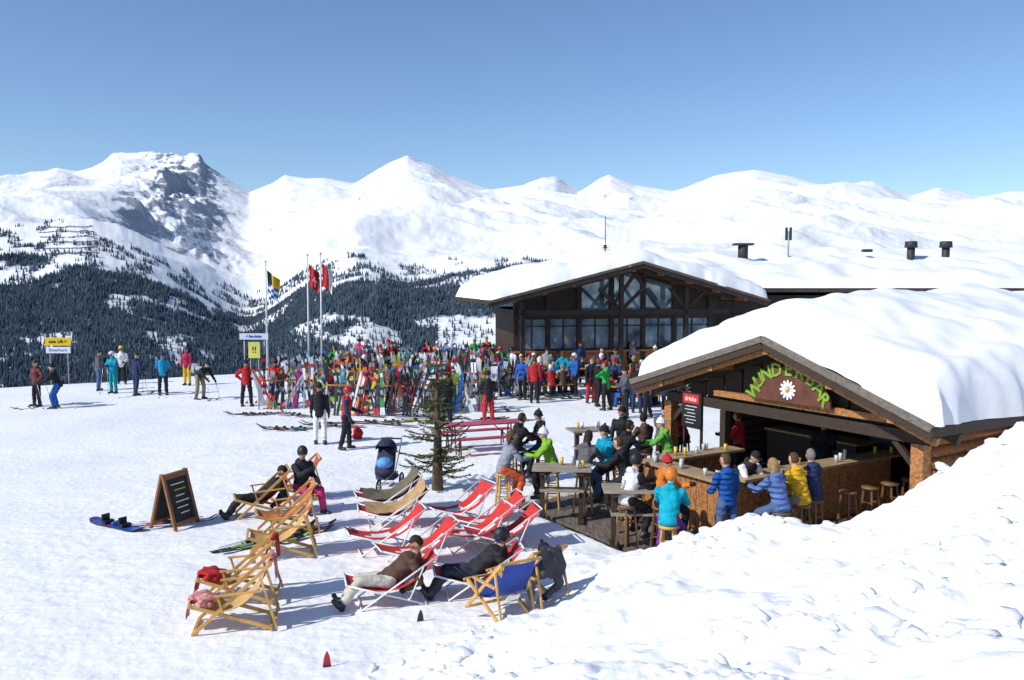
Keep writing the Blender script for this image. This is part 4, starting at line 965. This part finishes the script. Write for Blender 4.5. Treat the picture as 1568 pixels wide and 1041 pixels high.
# ---------------------------------------------------------------- flags and signs
def flagpole(u,top,D,cols,name,fl=(1.1,.8)):
    m=MB(); x=(u-784)/F*D; zt=CAMZ+(432-top)/F*D; zb=gz(x,D)-.2
    m.cyl((x,D,zb),(x,D,zt),.055,.03,paint((.6,.6,.62)),8); m.ell((x,D,zt+.04),.06,paint((.6,.5,.2)))
    nxx,nzz=10,8; 
    for i in range(nxx):
        for j in range(nzz):
            def q(i,j): 
                a=i/nxx;b=j/nzz; return Vector((x+.05+a*fl[0]*.40+.03*math.sin(b*3),D+.10*math.sin(a*9+b*2)*a*2.,zt-.35-b*fl[1]*1.2-a*.5*fl[1]))
            fm=cols(i/nxx,j/nzz); m.add([q(i,j),q(i+1,j),q(i+1,j+1),q(i,j+1)],[(0,1,2,3)],fm,True)
    m.obj(name)
cB,cY,cW,cR,cBl=cloth(BLK),cloth(YEL),cloth(WHT),cloth(RED),cloth(BLUE)
flagpole(408,402,40,lambda a,b:(cB if a<.4 else cY) if b<.4 else (cW if (int(a*4)+int(b*8))%2 else cBl),'canton_flagpole',(1.5,.95))
flagpole(472,392,38,lambda a,b:cW if (.3<a<.7 and .4<b<.6) or(.42<a<.58 and .25<b<.8) else cR,'swiss_flagpole')
flagpole(492,390,36.5,lambda a,b:cR if a<.55 else cW,'flagpole')
def sign(u,v,D,w,h,col,txt,name,pole=True,second=None,tcol=BLACKP):
    m=MB(); p=ratt(u,v,D); zb=gz(p.x,D)
    if pole:
        for s in(-.35,.35): m.cyl((p.x+s*w,D+.05,zb-.1),(p.x+s*w,D+.05,p.z+h/2),.025,.025,GALV,6)
    m.box(p,(w,.03,h),paint(col)); Mx=Matrix.Translation(p+Vector((0,-.02,0)))@Matrix.Rotation(math.pi/2,4,'X'); add_text(m,txt,h*.55,Mx,tcol,.003,bold=.006)
    if second:
        q=p-Vector((0,0,h*.5+.2)); m.box(q,(w*.95,.03,.28),paint(second)); add_text(m,'Rinerhorn',.2,Matrix.Translation(q+Vector((0,-.02,0)))@Matrix.Rotation(math.pi/2,4,'X'),paint((.02,.05,.3)),.003)
    m.obj(name)
sign(87,523,38,1.15,.36,(.62,.42,.0),'zum Lift >','yellow_direction_sign',second=(.6,.62,.68))
sign(388,515,37,1.25,.27,(.55,.6,.7),'< Bergbahn','piste_direction_sign',tcol=paint((.02,.05,.3)))
sign(388,536,36.9,.5,.7,(.62,.56,.12),'!!','warning_sign')
for(u,v,col) in((652,968,SKC[2]),(505,1038,SKC[0])):
    m=MB(); q=at(u,v); m_=Matrix.Rotation(R(74),4,'X'); ski_geo(m,Matrix.Translation((0,0,-1.45))@m_,1.65,col,SKC[2],False); m.obj('upright_ski',None,T(q,.3))
# ---------------------------------------------------------------- spruce tree
m=MB(); rt=random.Random(9); BK=M('bark',(.12,.08,.05),rough=.9,var=.35,bump=.5); ND=M('needles',(.06,.08,.025),rough=.8,var=.4,scale=9,bump=0,col2=(.14,.145,.05)); 
TH=3.0; m.tube([(0,0,-.1),(0,0,.3),(.01,0,1.2),(0,.01,2.2),(0,0,TH)],[.14,.12,.085,.045,.01],BK,10)
nv=[];nf=[]
for lv in range(18):
    z=.42+lv*(TH-.5)/18+rt.uniform(-.05,.05); ln=.98*(1-(z-.35)/(TH-.1))**.7+.08
    for k in range(rt.randint(4,7)):
        az=rt.uniform(0,6.283); L_=ln*rt.uniform(.45,1.15); dr=rt.uniform(-.38,.1); pts=[]
        for i in range(6):
            t=i/5; pts.append(Vector((math.cos(az)*L_*t,math.sin(az)*L_*t,z+dr*L_*t*(1.6-t)+.16*L_*t*t)))
        m.tube(pts,[.014,.011,.009,.007,.005,.003],BK,4)
        nseg=max(5,int(L_*22))
        for q in range(nseg):
            t=.1+.9*q/nseg; i=min(int(t*5),4); p=pts[i].lerp(pts[i+1],t*5-i); d=(pts[i+1]-pts[i]).normalized()
            for sd_ in(-1,1,0):
                if rt.random()<.15: continue
                s_=Vector((-math.sin(az),math.cos(az),0))*sd_
                dd=(d*.7+s_*.8+Vector((0,0,rt.uniform(-.5,.1)))).normalized(); ln2=(.05+.14*L_*(1-t*.7))*rt.uniform(.6,1.2); e=p+dd*ln2; w=dd.cross(Vector((rt.uniform(-1,1),rt.uniform(-1,1),rt.uniform(-1,1)))).normalized()*.013
                for ww in(w,dd.cross(w).normalized()*.013):
                    o0=len(nv); md_=p.lerp(e,.5); nv+=[p,md_+ww,e,md_-ww]; nf.append((o0,o0+1,o0+2,o0+3))
m.add(nv,nf,ND); m.obj('spruce_tree',None,T(at(670,750),0))
m=MB()
for k in range(3):
    for s in(-1,1): m.box((0,s*.19,.06+k*.11),(.5,.02,.09),WOOD_Y); m.box((s*.26,0,.06+k*.11),(.02,.355,.09),WOOD_Y)
m.box((0,0,.02),(.46,.34,.02),WOOD_Y); m.obj('wooden_crate',None,T(H(6.3,.2,ZD),HR))
# ---------------------------------------------------------------- light, sky, camera
w=bpy.data.worlds.new('World'); scene.world=w; w.use_nodes=True; nt=w.node_tree; N=nt.nodes; bg=N['Background']; bg.inputs['Strength'].default_value=.125
sk=N.new('ShaderNodeTexSky'); sk.sky_type='NISHITA'; sk.sun_disc=False; sk.sun_elevation=R(40); sk.altitude=800; sk.air_density=1.0; sk.dust_density=.5; sk.ozone_density=2.0
sdv=Vector((-.87,-.49)).normalized(); sk.sun_rotation=math.atan2(sdv.x,sdv.y)%(2*math.pi)
tn=N.new('ShaderNodeMix'); tn.data_type='RGBA'; tn.blend_type='MULTIPLY'; tn.inputs[0].default_value=1; tn.inputs[7].default_value=(.90,1.02,1.16,1)
nt.links.new(sk.outputs[0],tn.inputs[6]); nt.links.new(tn.outputs[2],bg.inputs[0])
ld=bpy.data.lights.new('sun','SUN'); ld.energy=4.4; ld.angle=R(.5); ld.color=(1,.965,.90); lo=bpy.data.objects.new('sun',ld); scene.collection.objects.link(lo)
el=R(39); tos=Vector((sdv.x*math.cos(el),sdv.y*math.cos(el),math.sin(el))); lo.rotation_euler=tos.to_track_quat('Z','Y').to_euler()
sk.sun_elevation=el
cd=bpy.data.cameras.new('camera'); cam=bpy.data.objects.new('camera',cd); scene.collection.objects.link(cam); cam.location=(0,0,CAMZ); cam.rotation_euler=(math.pi/2-PT,0,0)
cd.sensor_width=36; cd.lens=36*F/1568; cd.clip_end=30000; cd.clip_start=.1; scene.camera=cam
scene.view_settings.view_transform='Standard'; scene.view_settings.look='None'; scene.view_settings.exposure=0
